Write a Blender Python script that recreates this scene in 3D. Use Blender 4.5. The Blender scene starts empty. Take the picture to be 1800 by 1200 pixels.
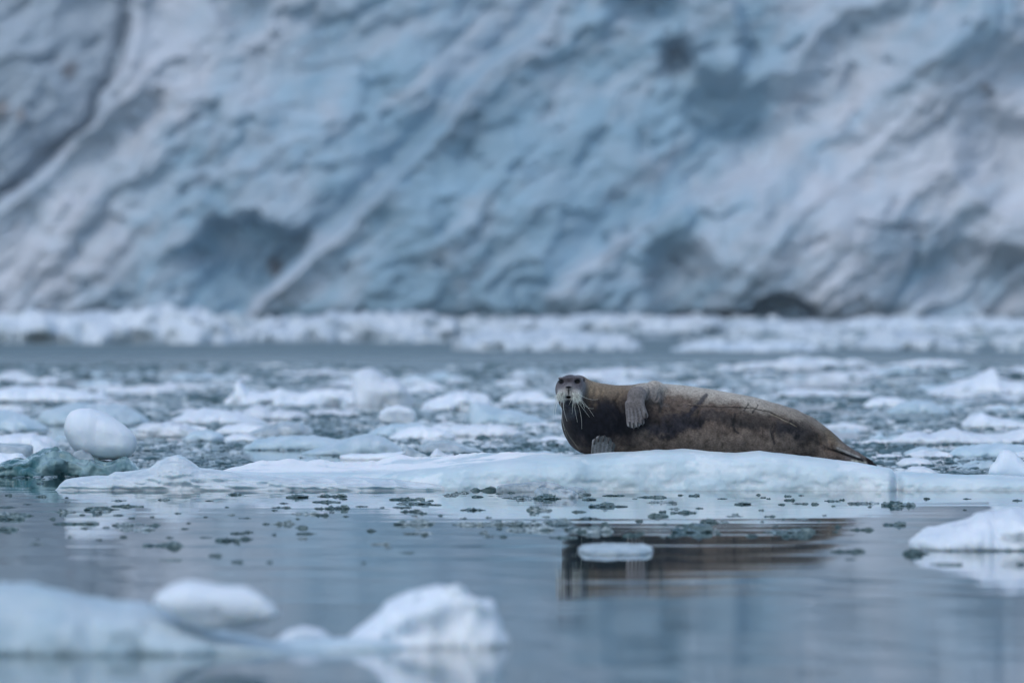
import bpy, math, random
import numpy as np
R = math.radians
sc = bpy.context.scene
COL = sc.collection

# ------------------------------------------------------------------ camera
F = 12850.0          # focal length in 1800-px-wide pixels
CH = 1.29            # camera height above the water (m)
HZ = 530.0           # row of the horizon
cd = bpy.data.cameras.new("Camera"); cam = bpy.data.objects.new("Camera", cd); COL.objects.link(cam)
cam.location = (0, 0, CH)
cam.rotation_euler = (R(90) - math.atan(70.0 / F), 0, 0)
cd.sensor_width = 36; cd.lens = F / 1800 * 36
cd.clip_start = 0.5; cd.clip_end = 6000
cd.dof.use_dof = True; cd.dof.focus_distance = 50.5; cd.dof.aperture_fstop = 2.8
sc.camera = cam

# ------------------------------------------------------------------ light
SUN_EL, SUN_AZ = 52.0, -150.0        # azimuth from +Y, clockwise
w = bpy.data.worlds.new("World"); sc.world = w; w.use_nodes = True
nt = w.node_tree; nt.nodes.clear()
sky = nt.nodes.new('ShaderNodeTexSky'); sky.sky_type = 'NISHITA'; sky.sun_disc = False
sky.sun_elevation = R(SUN_EL); sky.sun_rotation = R(SUN_AZ)
sky.air_density = 1.0; sky.dust_density = 1.0; sky.ozone_density = 1.0
hs = nt.nodes.new('ShaderNodeHueSaturation'); hs.inputs['Saturation'].default_value = 0.98; hs.inputs['Hue'].default_value = 0.494
bg = nt.nodes.new('ShaderNodeBackground'); bg.inputs['Strength'].default_value = 0.13
out = nt.nodes.new('ShaderNodeOutputWorld')
nt.links.new(sky.outputs[0], hs.inputs['Color']); nt.links.new(hs.outputs[0], bg.inputs[0]); nt.links.new(bg.outputs[0], out.inputs[0])
ld = bpy.data.lights.new("Sun", 'SUN'); ld.energy = 0.55; ld.angle = R(25); ld.color = (1.0, 0.97, 0.94)
sun = bpy.data.objects.new("Sun", ld); COL.objects.link(sun)
from mathutils import Vector
az = R(SUN_AZ); el = R(SUN_EL)
sd = Vector((math.sin(az) * math.cos(el), math.cos(az) * math.cos(el), math.sin(el)))
sun.rotation_euler = sd.to_track_quat('Z', 'Y').to_euler()
sc.view_settings.view_transform = 'Standard'; sc.view_settings.look = 'None'
sc.view_settings.exposure = 0.6; sc.view_settings.gamma = 1.0
sc.render.engine = 'CYCLES'
sc.cycles.use_denoising = True
sc.cycles.max_bounces = 6; sc.cycles.diffuse_bounces = 3; sc.cycles.glossy_bounces = 4; sc.cycles.transmission_bounces = 4
sc.cycles.sample_clamp_indirect = 4.0
sc.cycles.caustics_reflective = False; sc.cycles.caustics_refractive = False

# ------------------------------------------------------------------ helpers
rng = np.random.default_rng(7)
random.seed(7)
def X(px, D): return (px - 900.0) / F * D
def Z(py, D): return CH - (py - HZ) / F * D
def DW(py): return CH * F / (py - HZ)      # distance of a water point seen at row py

def _hash(ix, iy, iz, seed):
    h = (ix.astype(np.int64) * 374761393 + iy.astype(np.int64) * 668265263 + iz.astype(np.int64) * 2147483647 + seed * 144269504) & 0xffffffff
    h = ((h ^ (h >> 13)) * 1274126177) & 0xffffffff
    h = ((h ^ (h >> 16)) * 2246822519) & 0xffffffff
    return ((h ^ (h >> 15)) & 0xffffff) / float(0xffffff) * 2 - 1
def noise(x, y, z=None, seed=0):
    x = np.asarray(x, float); y = np.asarray(y, float)
    z = np.zeros_like(x) if z is None else np.asarray(z, float)
    x0 = np.floor(x); y0 = np.floor(y); z0 = np.floor(z)
    fx, fy, fz = x - x0, y - y0, z - z0
    u, v, t = [a * a * a * (a * (a * 6 - 15) + 10) for a in (fx, fy, fz)]
    r = 0
    for i in (0, 1):
        for j in (0, 1):
            for k in (0, 1):
                wt = (u if i else 1 - u) * (v if j else 1 - v) * (t if k else 1 - t)
                r = r + wt * _hash(x0 + i, y0 + j, z0 + k, seed)
    return r
def fbm(x, y, z=None, seed=0, oct=4, gain=0.5):
    a, s, f = 1.0, 0, 1.0
    for o in range(oct):
        s = s + a * noise(x * f, y * f, None if z is None else z * f, seed + o * 17); a *= gain; f *= 2.03
    return s
def sstep(a, b, x):
    t = np.clip((x - a) / (b - a), 0, 1); return t * t * (3 - 2 * t)

def mesh(name, verts, faces, mat=None, smooth=True, parent=None, color=None, link=True):
    """verts (n,3) array, faces (m,k) array or list of lists"""
    me = bpy.data.meshes.new(name)
    verts = np.asarray(verts, np.float32)
    if isinstance(faces, np.ndarray):
        m, k = faces.shape
        me.vertices.add(len(verts)); me.vertices.foreach_set('co', verts.ravel())
        me.loops.add(m * k); me.loops.foreach_set('vertex_index', faces.astype(np.int32).ravel())
        me.polygons.add(m)
        me.polygons.foreach_set('loop_start', np.arange(0, m * k, k, dtype=np.int32))
        me.polygons.foreach_set('loop_total', np.full(m, k, np.int32))
        me.update(calc_edges=True)
    else:
        me.from_pydata(verts.tolist(), [], faces)
    me.polygons.foreach_set('use_smooth', np.full(len(me.polygons), smooth))
    if color is not None:
        ca = me.color_attributes.new('Col', 'FLOAT_COLOR', 'POINT')
        c = np.ones((len(verts), 4), np.float32); c[:, :color.shape[1]] = color
        ca.data.foreach_set('color', c.ravel())
    if mat: me.materials.append(mat)
    me.update()
    o = bpy.data.objects.new(name, me)
    if link: COL.objects.link(o)
    if parent: o.parent = parent
    return o
def tag(o, label=None, cat=None, group=None, kind=None):
    if label: o['label'] = label
    if cat: o['category'] = cat
    if group: o['group'] = group
    if kind: o['kind'] = kind
    return o
def empty(name, loc):
    o = bpy.data.objects.new(name, None); COL.objects.link(o); o.location = loc; o.empty_display_size = 0.1
    return o

# ------------------------------------------------------------------ materials
def newmat(name):
    m = bpy.data.materials.new(name); m.use_nodes = True
    return m, m.node_tree, m.node_tree.nodes['Principled BSDF']
def N(nt, t, **kw):
    n = nt.nodes.new(t)
    for k, v in kw.items(): setattr(n, k, v)
    return n
def noise_node(nt, scale, detail=4, rough=0.55, vec=None, dist=0.0):
    n = N(nt, 'ShaderNodeTexNoise'); n.inputs['Scale'].default_value = scale
    n.inputs['Detail'].default_value = detail; n.inputs['Roughness'].default_value = rough; n.inputs['Distortion'].default_value = dist
    if vec is not None: nt.links.new(vec, n.inputs['Vector'])
    return n
def ramp(nt, fac, stops):
    r = N(nt, 'ShaderNodeValToRGB'); nt.links.new(fac, r.inputs[0])
    e = r.color_ramp.elements
    e[0].position, e[0].color = stops[0][0], (*stops[0][1], 1); e[1].position, e[1].color = stops[-1][0], (*stops[-1][1], 1)
    for p, c in stops[1:-1]:
        q = e.new(p); q.color = (*c, 1)
    return r
def bump(nt, bs, height, strength, dist, prev=None):
    b = N(nt, 'ShaderNodeBump'); b.inputs['Strength'].default_value = strength; b.inputs['Distance'].default_value = dist
    nt.links.new(height, b.inputs['Height'])
    if prev: nt.links.new(prev.outputs[0], b.inputs['Normal'])
    nt.links.new(b.outputs[0], bs.inputs['Normal'])
    return b

def ice_material(name, c_lo, c_hi, scale=6.0, rough=0.45, sss=0.25, sss_r=(0.03, 0.06, 0.09), bscale=25, bdist=0.006, vary=0.12, patch=None):
    m, t, b = newmat(name)
    tc = N(t, 'ShaderNodeTexCoord')
    n = noise_node(t, scale, 5, 0.6, tc.outputs['Object'], 0.4)
    r = ramp(t, n.outputs[0], [(0.3, c_lo), (0.7, c_hi)])
    oi = N(t, 'ShaderNodeObjectInfo')
    mr = N(t, 'ShaderNodeMapRange'); t.links.new(oi.outputs['Random'], mr.inputs[0])
    mr.inputs[3].default_value = 1 - vary; mr.inputs[4].default_value = 1 + vary * 0.4
    mul = N(t, 'ShaderNodeVectorMath', operation='SCALE'); t.links.new(r.outputs[0], mul.inputs[0]); t.links.new(mr.outputs[0], mul.inputs['Scale'])
    t.links.new(mul.outputs[0], b.inputs['Base Color'])
    b.inputs['Roughness'].default_value = rough
    b.inputs['IOR'].default_value = 1.31
    b.inputs['Subsurface Weight'].default_value = sss
    b.inputs['Subsurface Radius'].default_value = sss_r; b.inputs['Subsurface Scale'].default_value = 1.0
    n2 = noise_node(t, bscale, 6, 0.65, tc.outputs['Object'], 0.3)
    b1 = bump(t, b, n2.outputs[0], 0.5, bdist)
    n3 = noise_node(t, bscale * 6, 3, 0.7, tc.outputs['Object'])
    bump(t, b, n3.outputs[0], 0.35, bdist * 0.25, b1)
    return m

M_white = ice_material('white_ice', (0.62, 0.70, 0.78), (0.80, 0.84, 0.88), 3.0, 0.5)
M_snow = ice_material('floe_ice', (0.58, 0.68, 0.75), (0.80, 0.85, 0.89), 2.0, 0.42, bscale=30, bdist=0.006)
M_blueice = ice_material('pale_blue_ice', (0.38, 0.52, 0.60), (0.60, 0.70, 0.76), 4.0, 0.35)
M_greyice = ice_material('grey_clear_ice', (0.22, 0.29, 0.33), (0.52, 0.58, 0.62), 9.0, 0.18, 0.3, bscale=14, bdist=0.02)
M_far = ice_material('far_ice', (0.50, 0.60, 0.68), (0.76, 0.82, 0.87), 0.8, 0.6, 0.0, bscale=4, bdist=0.06)

def glassy(name, lo, hi, scale, trans=0.0, rough=0.1, bs=20, bd=0.02):
    m, t, b = newmat(name)
    tc = N(t, 'ShaderNodeTexCoord')
    n = noise_node(t, scale, 4, 0.6, tc.outputs['Object'], 0.8)
    r = ramp(t, n.outputs[0], [(0.38, lo), (0.66, hi)])
    t.links.new(r.outputs[0], b.inputs['Base Color'])
    b.inputs['Roughness'].default_value = rough; b.inputs['IOR'].default_value = 1.31
    b.inputs['Transmission Weight'].default_value = trans
    v = N(t, 'ShaderNodeTexVoronoi'); v.feature = 'SMOOTH_F1'; v.inputs['Scale'].default_value = bs; v.inputs['Smoothness'].default_value = 0.6
    t.links.new(tc.outputs['Object'], v.inputs['Vector'])
    bump(t, b, v.outputs['Distance'], 0.8, bd)
    return m
M_teal = glassy('teal_clear_ice', (0.05, 0.16, 0.18), (0.36, 0.52, 0.55), 5, 0.25, 0.08, 7, 0.05)
M_clear = glassy('dark_clear_ice', (0.03, 0.07, 0.075), (0.20, 0.27, 0.28), 5, 0.0, 0.16, 12, 0.008)

# water: near-mirror with long flat wavelets whose slope is set directly
def water_material():
    m, t, b = newmat('fjord_water')
    g = N(t, 'ShaderNodeNewGeometry')
    def slope(sx, sy, seed, amp, detail):
        mp = N(t, 'ShaderNodeMapping'); mp.inputs['Scale'].default_value = (sx, sy, 1); mp.inputs['Location'].default_value = (seed, seed * 1.7, 0)
        t.links.new(g.outputs['Position'], mp.inputs['Vector'])
        n = noise_node(t, 1.0, detail, 0.6, mp.outputs[0])
        s = N(t, 'ShaderNodeVectorMath', operation='SUBTRACT'); t.links.new(n.outputs['Color'], s.inputs[0]); s.inputs[1].default_value = (0.5, 0.5, 0.5)
        q = N(t, 'ShaderNodeVectorMath', operation='MULTIPLY'); t.links.new(s.outputs[0], q.inputs[0]); q.inputs[1].default_value = amp
        return q
    a = slope(0.16, 2.6, 3.1, (0.0010, 0.023, 0), 3)
    c = slope(0.45, 8.0, 11.3, (0.0010, 0.017, 0), 2)
    d = slope(0.05, 0.16, 21.7, (0.0008, 0.004, 0), 2)
    s1 = N(t, 'ShaderNodeVectorMath', operation='ADD'); t.links.new(a.outputs[0], s1.inputs[0]); t.links.new(c.outputs[0], s1.inputs[1])
    s2 = N(t, 'ShaderNodeVectorMath', operation='ADD'); t.links.new(s1.outputs[0], s2.inputs[0]); t.links.new(d.outputs[0], s2.inputs[1])
    sp = N(t, 'ShaderNodeSeparateXYZ'); t.links.new(g.outputs['Position'], sp.inputs[0])
    far = N(t, 'ShaderNodeMapRange'); t.links.new(sp.outputs['Y'], far.inputs[0]); far.inputs[1].default_value = 80; far.inputs[2].default_value = 190; far.inputs[3].default_value = 1; far.inputs[4].default_value = 9.0   # a breeze further out
    sf_ = N(t, 'ShaderNodeVectorMath', operation='SCALE'); t.links.new(s2.outputs[0], sf_.inputs[0]); t.links.new(far.outputs[0], sf_.inputs['Scale'])
    s3 = N(t, 'ShaderNodeVectorMath', operation='ADD'); t.links.new(sf_.outputs[0], s3.inputs[0]); s3.inputs[1].default_value = (0, 0, 1)
    nm = N(t, 'ShaderNodeVectorMath', operation='NORMALIZE'); t.links.new(s3.outputs[0], nm.inputs[0])
    t.links.new(nm.outputs[0], b.inputs['Normal'])
    b.inputs['Base Color'].default_value = (0.012, 0.045, 0.05, 1)
    ro = N(t, 'ShaderNodeMapRange'); t.links.new(sp.outputs['Y'], ro.inputs[0]); ro.inputs[1].default_value = 110; ro.inputs[2].default_value = 190; ro.inputs[3].default_value = 0.03; ro.inputs[4].default_value = 0.34
    t.links.new(ro.outputs[0], b.inputs['Roughness']); b.inputs['IOR'].default_value = 1.333
    return m
M_water = water_material()
S = 2500
wv = np.array([(-S, -S, 0), (S, -S, 0), (S, S, 0), (-S, S, 0)])
tag(mesh('water', wv, np.array([[0, 1, 2, 3]]), M_water, False), kind='structure')

# ------------------------------------------------------------------ glacier front
GD = 560.0
GS = F / GD            # px per metre at the glacier
def seg_side(px, py, pts):
    """signed distance (px) to a polyline; positive on the right-hand side of the downward walk"""
    best = np.full(px.shape, 1e9); sgn = np.ones(px.shape)
    for (x0, y0), (x1, y1) in zip(pts[:-1], pts[1:]):
        dx, dy = x1 - x0, y1 - y0; L = dx * dx + dy * dy
        tt = np.clip(((px - x0) * dx + (py - y0) * dy) / L, 0, 1)
        d = np.hypot(px - x0 - tt * dx, py - y0 - tt * dy)
        s = np.sign(dx * (py - y0) - dy * (px - x0)); s[s == 0] = 1
        m = d < best; best = np.where(m, d, best); sgn = np.where(m, s, sgn)
    return best * sgn
def blob(px, py, cx, cy, rx, ry, ang=0, soft=0.5):
    a = R(ang); dx, dy = px - cx, py - cy
    u = (dx * math.cos(a) - dy * math.sin(a)) / rx; v = (dx * math.sin(a) + dy * math.cos(a)) / ry
    return 1 - sstep(1 - soft, 1 + soft, np.hypot(u, v))
CAVE_SIGN = 1
def build_glacier():
    nx, nz = 900, 420
    gx = np.linspace(-75, 75, nx); gz = np.concatenate([np.linspace(-1.5, 28, 300), np.linspace(28.2, 62, 120)])
    GX, GZ = np.meshgrid(gx, gz)
    px = 900 + GX * GS; py = HZ + (CH - GZ) * GS
    wx = px + 14 * fbm(px / 70, py / 70, seed=3, oct=4); wy = py + 14 * fbm(px / 70, py / 70, seed=9, oct=4)
    # broad lean back and bulges
    d = -0.16 * GZ + 2.2 * fbm(px / 420, py / 420, seed=21, oct=2)
    # diagonal coordinate system: u along strata (lower-left to upper-right), v across
    c, s = math.cos(R(40)), math.sin(R(40))
    U = (wx * c - wy * s); V = (wx * s + wy * c)
    am = 0.35 + 0.75 * sstep(-0.5, 0.6, fbm(px / 170, py / 130, seed=30, oct=2))
    c5, s5 = math.cos(R(50)), math.sin(R(50)); U5 = wx * c5 - wy * s5; V5 = wx * s5 + wy * c5
    d += 1.0 * (1 - 2 * np.abs(noise(U / 620 + 1.3, V / 150, seed=31))) + 0.9 * fbm(px / 150, py / 140, seed=36, oct=2)
    d += am * 0.38 * (1 - 2 * np.abs(noise(U / 260 + 2, V / 62, seed=32)))
    d += 0.45 * blob(px, py, 150, 420, 330, 260, 0, 0.5) * (1 - 2 * np.abs(noise(U5 / 190, V5 / 26, seed=39)))
    d += am * 0.17 * (1 - 2 * np.abs(noise(U / 90, V / 26, seed=33)))
    d += am * 0.15 * fbm(U / 52, V / 20, seed=34, oct=3) + 0.13 * fbm(px / 20, py / 16, seed=37, oct=3)
    d -= 0.6 * sstep(0.45, 0.95, fbm(U / 50, V / 32, seed=38, oct=2))
    c2, s2 = math.cos(R(8)), math.sin(R(8))
    d += 0.22 * blob(px, py, 620, 140, 330, 190) * (1 - 2 * np.abs(noise((wx * c2 - wy * s2) / 110, (wx * s2 + wy * c2) / 30, seed=35)))
    # named edges
    e1 = seg_side(wx * .5 + px * .5, wy * .5 + py * .5, [(300, -500), (232, -40), (222, 40), (212, 110), (172, 175), (160, 215), (60, 320), (-40, 395), (-500, 700)])
    d += 5.0 * sstep(-9, 9, -e1) + 1.1 * np.exp(-np.abs(e1 + 22) / 22.0)
    d -= 1.5 * np.exp(-((e1 - 12) / 12.0) ** 2)
    e2 = seg_side(wx * .35 + px * .65, wy * .35 + py * .65, [(1300, -420), (985, -20), (930, 60), (830, 140), (775, 220), (700, 300), (635, 365), (560, 430), (500, 480), (430, 556), (380, 600)])
    d += 4.6 * sstep(-8, 16, -e2) + 1.2 * np.exp(-np.abs(e2 + 20) / 20.0) - 1.6 * np.exp(-((e2 - 16) / 22.0) ** 2)
    # cave under the arch on the left
    ar = seg_side(px + .6 * (wx - px), py + 1.6 * (wy - py), [(300, 470), (360, 398), (400, 385), (450, 376), (500, 388), (552, 424), (560, 440)])
    cave = sstep(-8, 22, CAVE_SIGN * ar) * blob(wx, wy, 455, 440, 120, 90, 0, 0.7) * sstep(0, 12, e2)
    d -= 4.0 * cave
    # ridge right of centre and its blue shoulder
    e3 = seg_side(wx * .4 + px * .6, wy * .4 + py * .6, [(1345, 300), (1220, 335), (1130, 385), (1060, 440), (985, 478), (950, 520), (945, 570)])
    d += 3.2 * sstep(-8, 14, -e3) * blob(px, py, 1200, 470, 330, 180, 0, 0.4)
    e4 = seg_side(wx * .3 + px * .7, wy * .3 + py * .7, [(1700, 40), (1590, 210), (1500, 305), (1405, 375), (1340, 455), (1290, 520)])
    d += 1.3 * np.exp(-(e4 / 90.0) ** 2) + 0.5 * np.exp(-np.abs(e4) / 16.0)
    d += 1.0 * blob(px, py, 1440, 330, 260, 300, 40, 0.9)
    # pillars, notches and hollows
    d += 2.4 * blob(px, py, 1250, 60, 52, 100, 10, 0.3)
    d -= 3.0 * blob(wx, wy, 1192, 112, 26, 42, 0, 0.6)
    d -= 2.5 * blob(px, py, 1130, 20, 60, 28, 0, 0.5)
    d -= 2.2 * blob(wx, wy, 1275, 215, 42, 60, 10, 0.8)
    d -= 2.6 * blob(px, py, 1745, 275, 60, 75, 20, 0.5)
    d -= 2.0 * blob(px, py, 1195, 500, 55, 75, 20, 0.4)
    d -= 2.0 * blob(px, py, 1700, 500, 90, 60, 0, 0.5)
    d -= 1.0 * blob(wx, wy, 660, 150, 16, 22, 0, 0.8)
    d -= 0.8 * blob(wx, wy, 395, 345, 22, 20, 0, 0.8)
    d -= 1.8 * blob(px, py, 420, 10, 46, 34, -30, 0.4)
    d -= 0.8 * np.exp(-(seg_side(px, py, [(1605, 430), (1592, 480), (1550, 556)]) / 7.0) ** 2)
    d -= 1.0 * np.exp(-(seg_side(px, py, [(1755, -60), (1752, 45)]) / 7.0) ** 2)
    d -= 1.0 * np.exp(-(seg_side(px, py, [(1495, 395), (1560, 405), (1620, 402)]) / 4.0) ** 2)
    # low arch at the waterline
    dome = np.hypot((wx - 1375) / 62.0, (wy - 563) / 48.0)
    arch = 1 - sstep(0.86, 1.0, dome)
    slit = blob(px, py, 1275, 557, 90, 10, 0, 0.4)
    d -= 3.5 * np.maximum(arch, slit)
    d += 2.9 * (1 - sstep(0.5, 0.85, np.hypot((px - 1388) / 50.0, (py - 568) / 38.0)))
    # undercut at the water
    d -= 1.2 * (1 - sstep(-1, 1.0, GZ)) 
    # ice colour: blue where dense, pale where bubbly, grey with silt and left of two edges
    nb = fbm(U / 160, V / 60, seed=51, oct=4); ns = fbm(px / 60, py / 45, seed=52, oct=4); nf = fbm(U / 40, V / 14, seed=57, oct=3)
    blue = 0.20 + 0.80 * blob(px, py, 830, 330, 560, 380, 20, 0.75) + 0.22 * blob(px, py, 1240, 110, 110, 170, 10, 0.8)
    blue += 0.35 * blob(px, py, 1720, 60, 150, 110, 0, 0.8) + 0.35 * blob(px, py, 1700, 480, 180, 100, 0, 0.8) + 0.25 * blob(px, py, 1180, 390, 130, 60, 25, 0.8)
    blue += 0.38 * nb + 0.20 * nf - 0.30 * blob(px, py, 1450, 380, 260, 230, 30, 0.8) - 0.2 * blob(px, py, 250, 200, 200, 260, 20, 0.8) + 0.35 * cave + 0.7 * arch + 0.35 * np.exp(-(seg_side(px, py, [(1605, 430), (1592, 480), (1550, 556)]) / 8.0) ** 2)
    blue -= 0.35 * np.exp(-((e2 + 24) / 24.0) ** 2) + 0.3 * np.exp(-((e3 + 16) / 14.0) ** 2) * blob(px, py, 1080, 450, 150, 120)
    for bx, by, br in ((770, 335, 26), (640, 310, 20), (395, 345, 24), (600, 350, 18), (1275, 200, 30), (1175, 25, 22), (1700, 85, 26), (1752, 10, 14), (730, 500, 40), (1020, 450, 34), (860, 320, 16)):
        blue += 0.20 * blob(wx, wy, bx, by, br * 1.3, br, 0, 0.9)
    blue = np.clip(blue, 0, 0.95)[..., None]
    pale = np.array([0.585, 0.62, 0.675]); bl = np.array([0.25, 0.40, 0.50])
    colr = pale * (1 - blue) + bl * blue
    colr = colr * (1 + 0.10 * nf + 0.10 * ns)[..., None]
    silt = np.clip(-0.3 * cave + 0.30 * ns + 0.45 * blob(px, py, 60, 130, 230, 230, 0, 0.6) + 0.30 * blob(px, py, 560, 30, 330, 110, 0, 0.6)
                   + 0.22 * blob(px, py, 1450, 60, 200, 120, 0, 0.6) + 0.3 * blob(wx, wy, 1190, 110, 40, 60, 0, .9) + 0.15 * cave + 0.78 * sstep(0, 14, e1) + 0.30 * sstep(0, 14, e2) * (1 - sstep(20, 150, e2)), 0, 0.85)[..., None]
    colr = colr * (1 - silt) + np.array([0.33, 0.40, 0.46]) * silt
    for bx, by, br in ((8, 200, 14), (495, 462, 13), (112, 125, 10), (40, 205, 8), (1715, 160, 10)):
        k = 0.7 * blob(wx, wy, bx, by, br, br * 1.3, 0, 0.5)[..., None]; colr = colr * (1 - k) + np.array([0.16, 0.12, 0.10]) * k
    Y = GD - d
    v = np.stack([GX, Y, GZ], -1).reshape(-1, 3)
    idx = np.arange(nx * nz).reshape(nz, nx)
    f = np.stack([idx[:-1, :-1], idx[:-1, 1:], idx[1:, 1:], idx[1:, :-1]], -1).reshape(-1, 4)
    # give it a body: a back sheet and roof
    bk = np.array([(-75, GD + 60, -1.5), (75, GD + 60, -1.5), (75, GD + 60, 62), (-75, GD + 60, 62)])
    nb0 = len(v); top = idx[-1]; lft = idx[:, 0]; rgt = idx[:, -1]
    v = np.vstack([v, bk])
    m, t, b = newmat('glacier_ice')
    at = N(t, 'ShaderNodeAttribute'); at.attribute_name = 'Col'
    t.links.new(at.outputs['Color'], b.inputs['Base Color'])
    b.inputs['Roughness'].default_value = 0.6; b.inputs['Specular IOR Level'].default_value = 0.3
    tc = N(t, 'ShaderNodeTexCoord')
    n = noise_node(t, 0.9, 8, 0.65, tc.outputs['Object'], 0.5)
    bump(t, b, n.outputs[0], 0.5, 0.3)
    cl = np.vstack([colr.reshape(-1, 3), np.full((4, 3), 0.5)])
    g = mesh('glacier', v, f, m, True, color=cl)
    return tag(g, 'tall blue and grey glacier front rising from the water behind everything', 'glacier')
build_glacier()
# land of ice further out on both sides and above, so that the fjord is closed from other views too
def glacier_wing(sx):
    n, mz = 90, 60
    u = np.linspace(0, 1, n); z = np.linspace(-1.5, 60, mz)
    UU, ZZ = np.meshgrid(u, z)
    x = sx * (73 + 420 * UU); y = GD + 6 - 140 * UU ** 1.5 + 5 * fbm(UU * 14, ZZ / 14, seed=61 + int(sx), oct=5) + 0.16 * ZZ
    v = np.stack([x, y, ZZ], -1).reshape(-1, 3); idx = np.arange(n * mz).reshape(mz, n)
    f = np.stack([idx[:-1, :-1], idx[:-1, 1:], idx[1:, 1:], idx[1:, :-1]], -1).reshape(-1, 4)
    if sx < 0: f = f[:, ::-1]
    return mesh('glacier', v, f, bpy.data.materials['glacier_ice'], True, color=np.tile([0.5, 0.56, 0.64], (len(v), 1)))
tag(glacier_wing(-1), 'far side of the glacier front left of the picture, grey broken ice', 'glacier')
tag(glacier_wing(1), 'far side of the glacier front right of the picture, grey broken ice', 'glacier')

# ------------------------------------------------------------------ ice lumps from their outline
def interp(pts, x):
    p = np.array(pts, float); return np.interp(x, p[:, 0], p[:, 1])
def smooth1(a, k):
    if k < 2: return a
    ker = np.hanning(k + 2)[1:-1]; ker /= ker.sum()
    return np.convolve(np.pad(a, k, 'edge'), ker, 'same')[k:-k]
def lump(name, top, wl, label, cat='ice', mat=None, depth=None, bottom=None, D=None, seed=0, amp=0.05, pw=2.3, parent=None, group=None, nst=None, sm=3, keel=None, fs=1.0, jag=0):
    """a block of ice: its top line (px) becomes a ridge at its real distance; it has depth, keel and rough sides"""
    mat = mat or M_white
    if name == 'ice_floe' and not jag: jag = 0.8; amp *= 1.4
    D = D or DW(wl)
    x0, x1 = top[0][0], top[-1][0]
    W = (x1 - x0) / F * D
    depth = depth or max(0.25 * W, 0.1)
    yc = D + depth * 0.5
    nst = nst or int(np.clip((x1 - x0) * 0.6, 36, 260))
    u = np.linspace(-1, 1, nst); u = np.sin(u * math.pi / 2) * 0.35 + u * 0.65
    px = x0 + (u + 1) / 2 * (x1 - x0)
    jg = jag * (noise(px / 11, px * 0, seed=seed + 7) + 0.6 * noise(px / 4.5, px * 0, seed=seed + 8) - 0.2)
    zt = smooth1(CH - (interp(top, px) + jg - HZ) / F * yc, sm)
    if bottom is None:
        kz = keel or max(0.05, 0.25 * max(zt))
        zb = np.full(nst, -kz)
    else:
        zb = smooth1(CH - (interp(bottom, px) - HZ) / F * yc, sm)
    env = np.clip(1 - np.abs(u) ** 4, 0.0, 1) ** 0.5
    env[0] = env[-1] = 0.02
    if bottom is None:
        zt = np.maximum(zt, 0.004)
    xs = (px - 900) / F * yc
    nr = 40
    th = np.linspace(0, 2 * np.pi, nr, endpoint=False)
    e = 2.0 / pw
    cy = np.sign(np.cos(th)) * np.abs(np.cos(th)) ** e; sz = np.sign(np.sin(th)) * np.abs(np.sin(th)) ** e
    zm = (zt + zb) / 2 if bottom is not None else np.minimum(zt * 0.15, 0.02)
    rows = []
    for i in range(nst):
        up = (zt[i] - zm[i]); dn = (zm[i] - zb[i])
        z = zm[i] + np.where(sz > 0, sz * up, sz * dn * (env[i] if bottom is None else 1))
        y = yc + cy * depth * 0.5 * env[i]
        rows.append(np.stack([np.full(nr, xs[i]), y, z], -1))
    v = np.array(rows)
    H = max(zt.max() - max(zb.min(), 0 if bottom is None else -9), 0.03)
    A = amp * min(H * 1.6, max(depth, .1))
    q = v / (0.5 * H + 0.04)
    nx_ = fbm(q[..., 0], q[..., 1], q[..., 2], seed=seed + 100, oct=4)
    ny_ = fbm(q[..., 0], q[..., 1], q[..., 2], seed=seed + 200, oct=4)
    rdg = 1 - 2 * np.abs(noise(q[..., 0] * .8 + 5, q[..., 1] * .8, q[..., 2] * 1.3, seed=seed + 300))
    v[..., 1] += A * (nx_ + rdg) * 1.2
    v[..., 2] += A * ny_ * 0.55 * np.clip((v[..., 2]) / (H * .3), 0, 1) if bottom is None else A * ny_ * 0.4
    idx = np.arange(nst * nr).reshape(nst, nr); ix2 = np.roll(idx, -1, 1)
    f = np.stack([idx[:-1], ix2[:-1], ix2[1:], idx[1:]], -1).reshape(-1, 4)
    vv = v.reshape(-1, 3)
    c0, c1 = v[0].mean(0), v[-1].mean(0)
    n = len(vv); vv = np.vstack([vv, c0, c1])
    cap = [[int(idx[0, (k + 1) % nr]), int(idx[0, k]), n] for k in range(nr)] + [[int(idx[-1, k]), int(idx[-1, (k + 1) % nr]), n + 1] for k in range(nr)]
    base = np.array([xs.mean(), yc, 0.0])
    if parent is not None: base = np.array(parent.location)
    o = mesh(name, vv - base, f.tolist() + cap, mat, True, parent)
    if parent is None:
        o.location = base; tag(o, label, cat, group)
    return o

exec_list = []
def L(*a, **k): return lump(*a, **k)

# --- the band of ice along the glacier foot
L('ice_floe', [(-90, 556), (-20, 552), (40, 553), (60, 549), (100, 553), (150, 552), (180, 556), (215, 548), (265, 545), (280, 539), (305, 540), (330, 547), (370, 551), (392, 560), (408, 574), (420, 588), (426, 600)], 604, 'long high bank of white ice with a jagged top, far left below the glacier', 'ice', M_far, 5, seed=1, amp=0.16, jag=2.2, nst=200, sm=2)
L('ice_floe', [(428, 586), (470, 566), (560, 560), (580, 551), (640, 549), (700, 551), (760, 553), (800, 560), (812, 585)], 600, 'long pale blue bank of ice below the glacier, left of the centre', 'ice', M_far, 5, seed=2, amp=0.16, jag=2.2, nst=200, sm=2)
L('ice_floe', [(795, 600), (860, 584), (950, 580), (1010, 588), (1100, 594), (1130, 608)], 616, 'low white ice bank below the glacier, straight behind the seal\'s head', 'ice', M_far, 5, seed=3, amp=0.16, jag=1.6, nst=200, sm=2)
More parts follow.
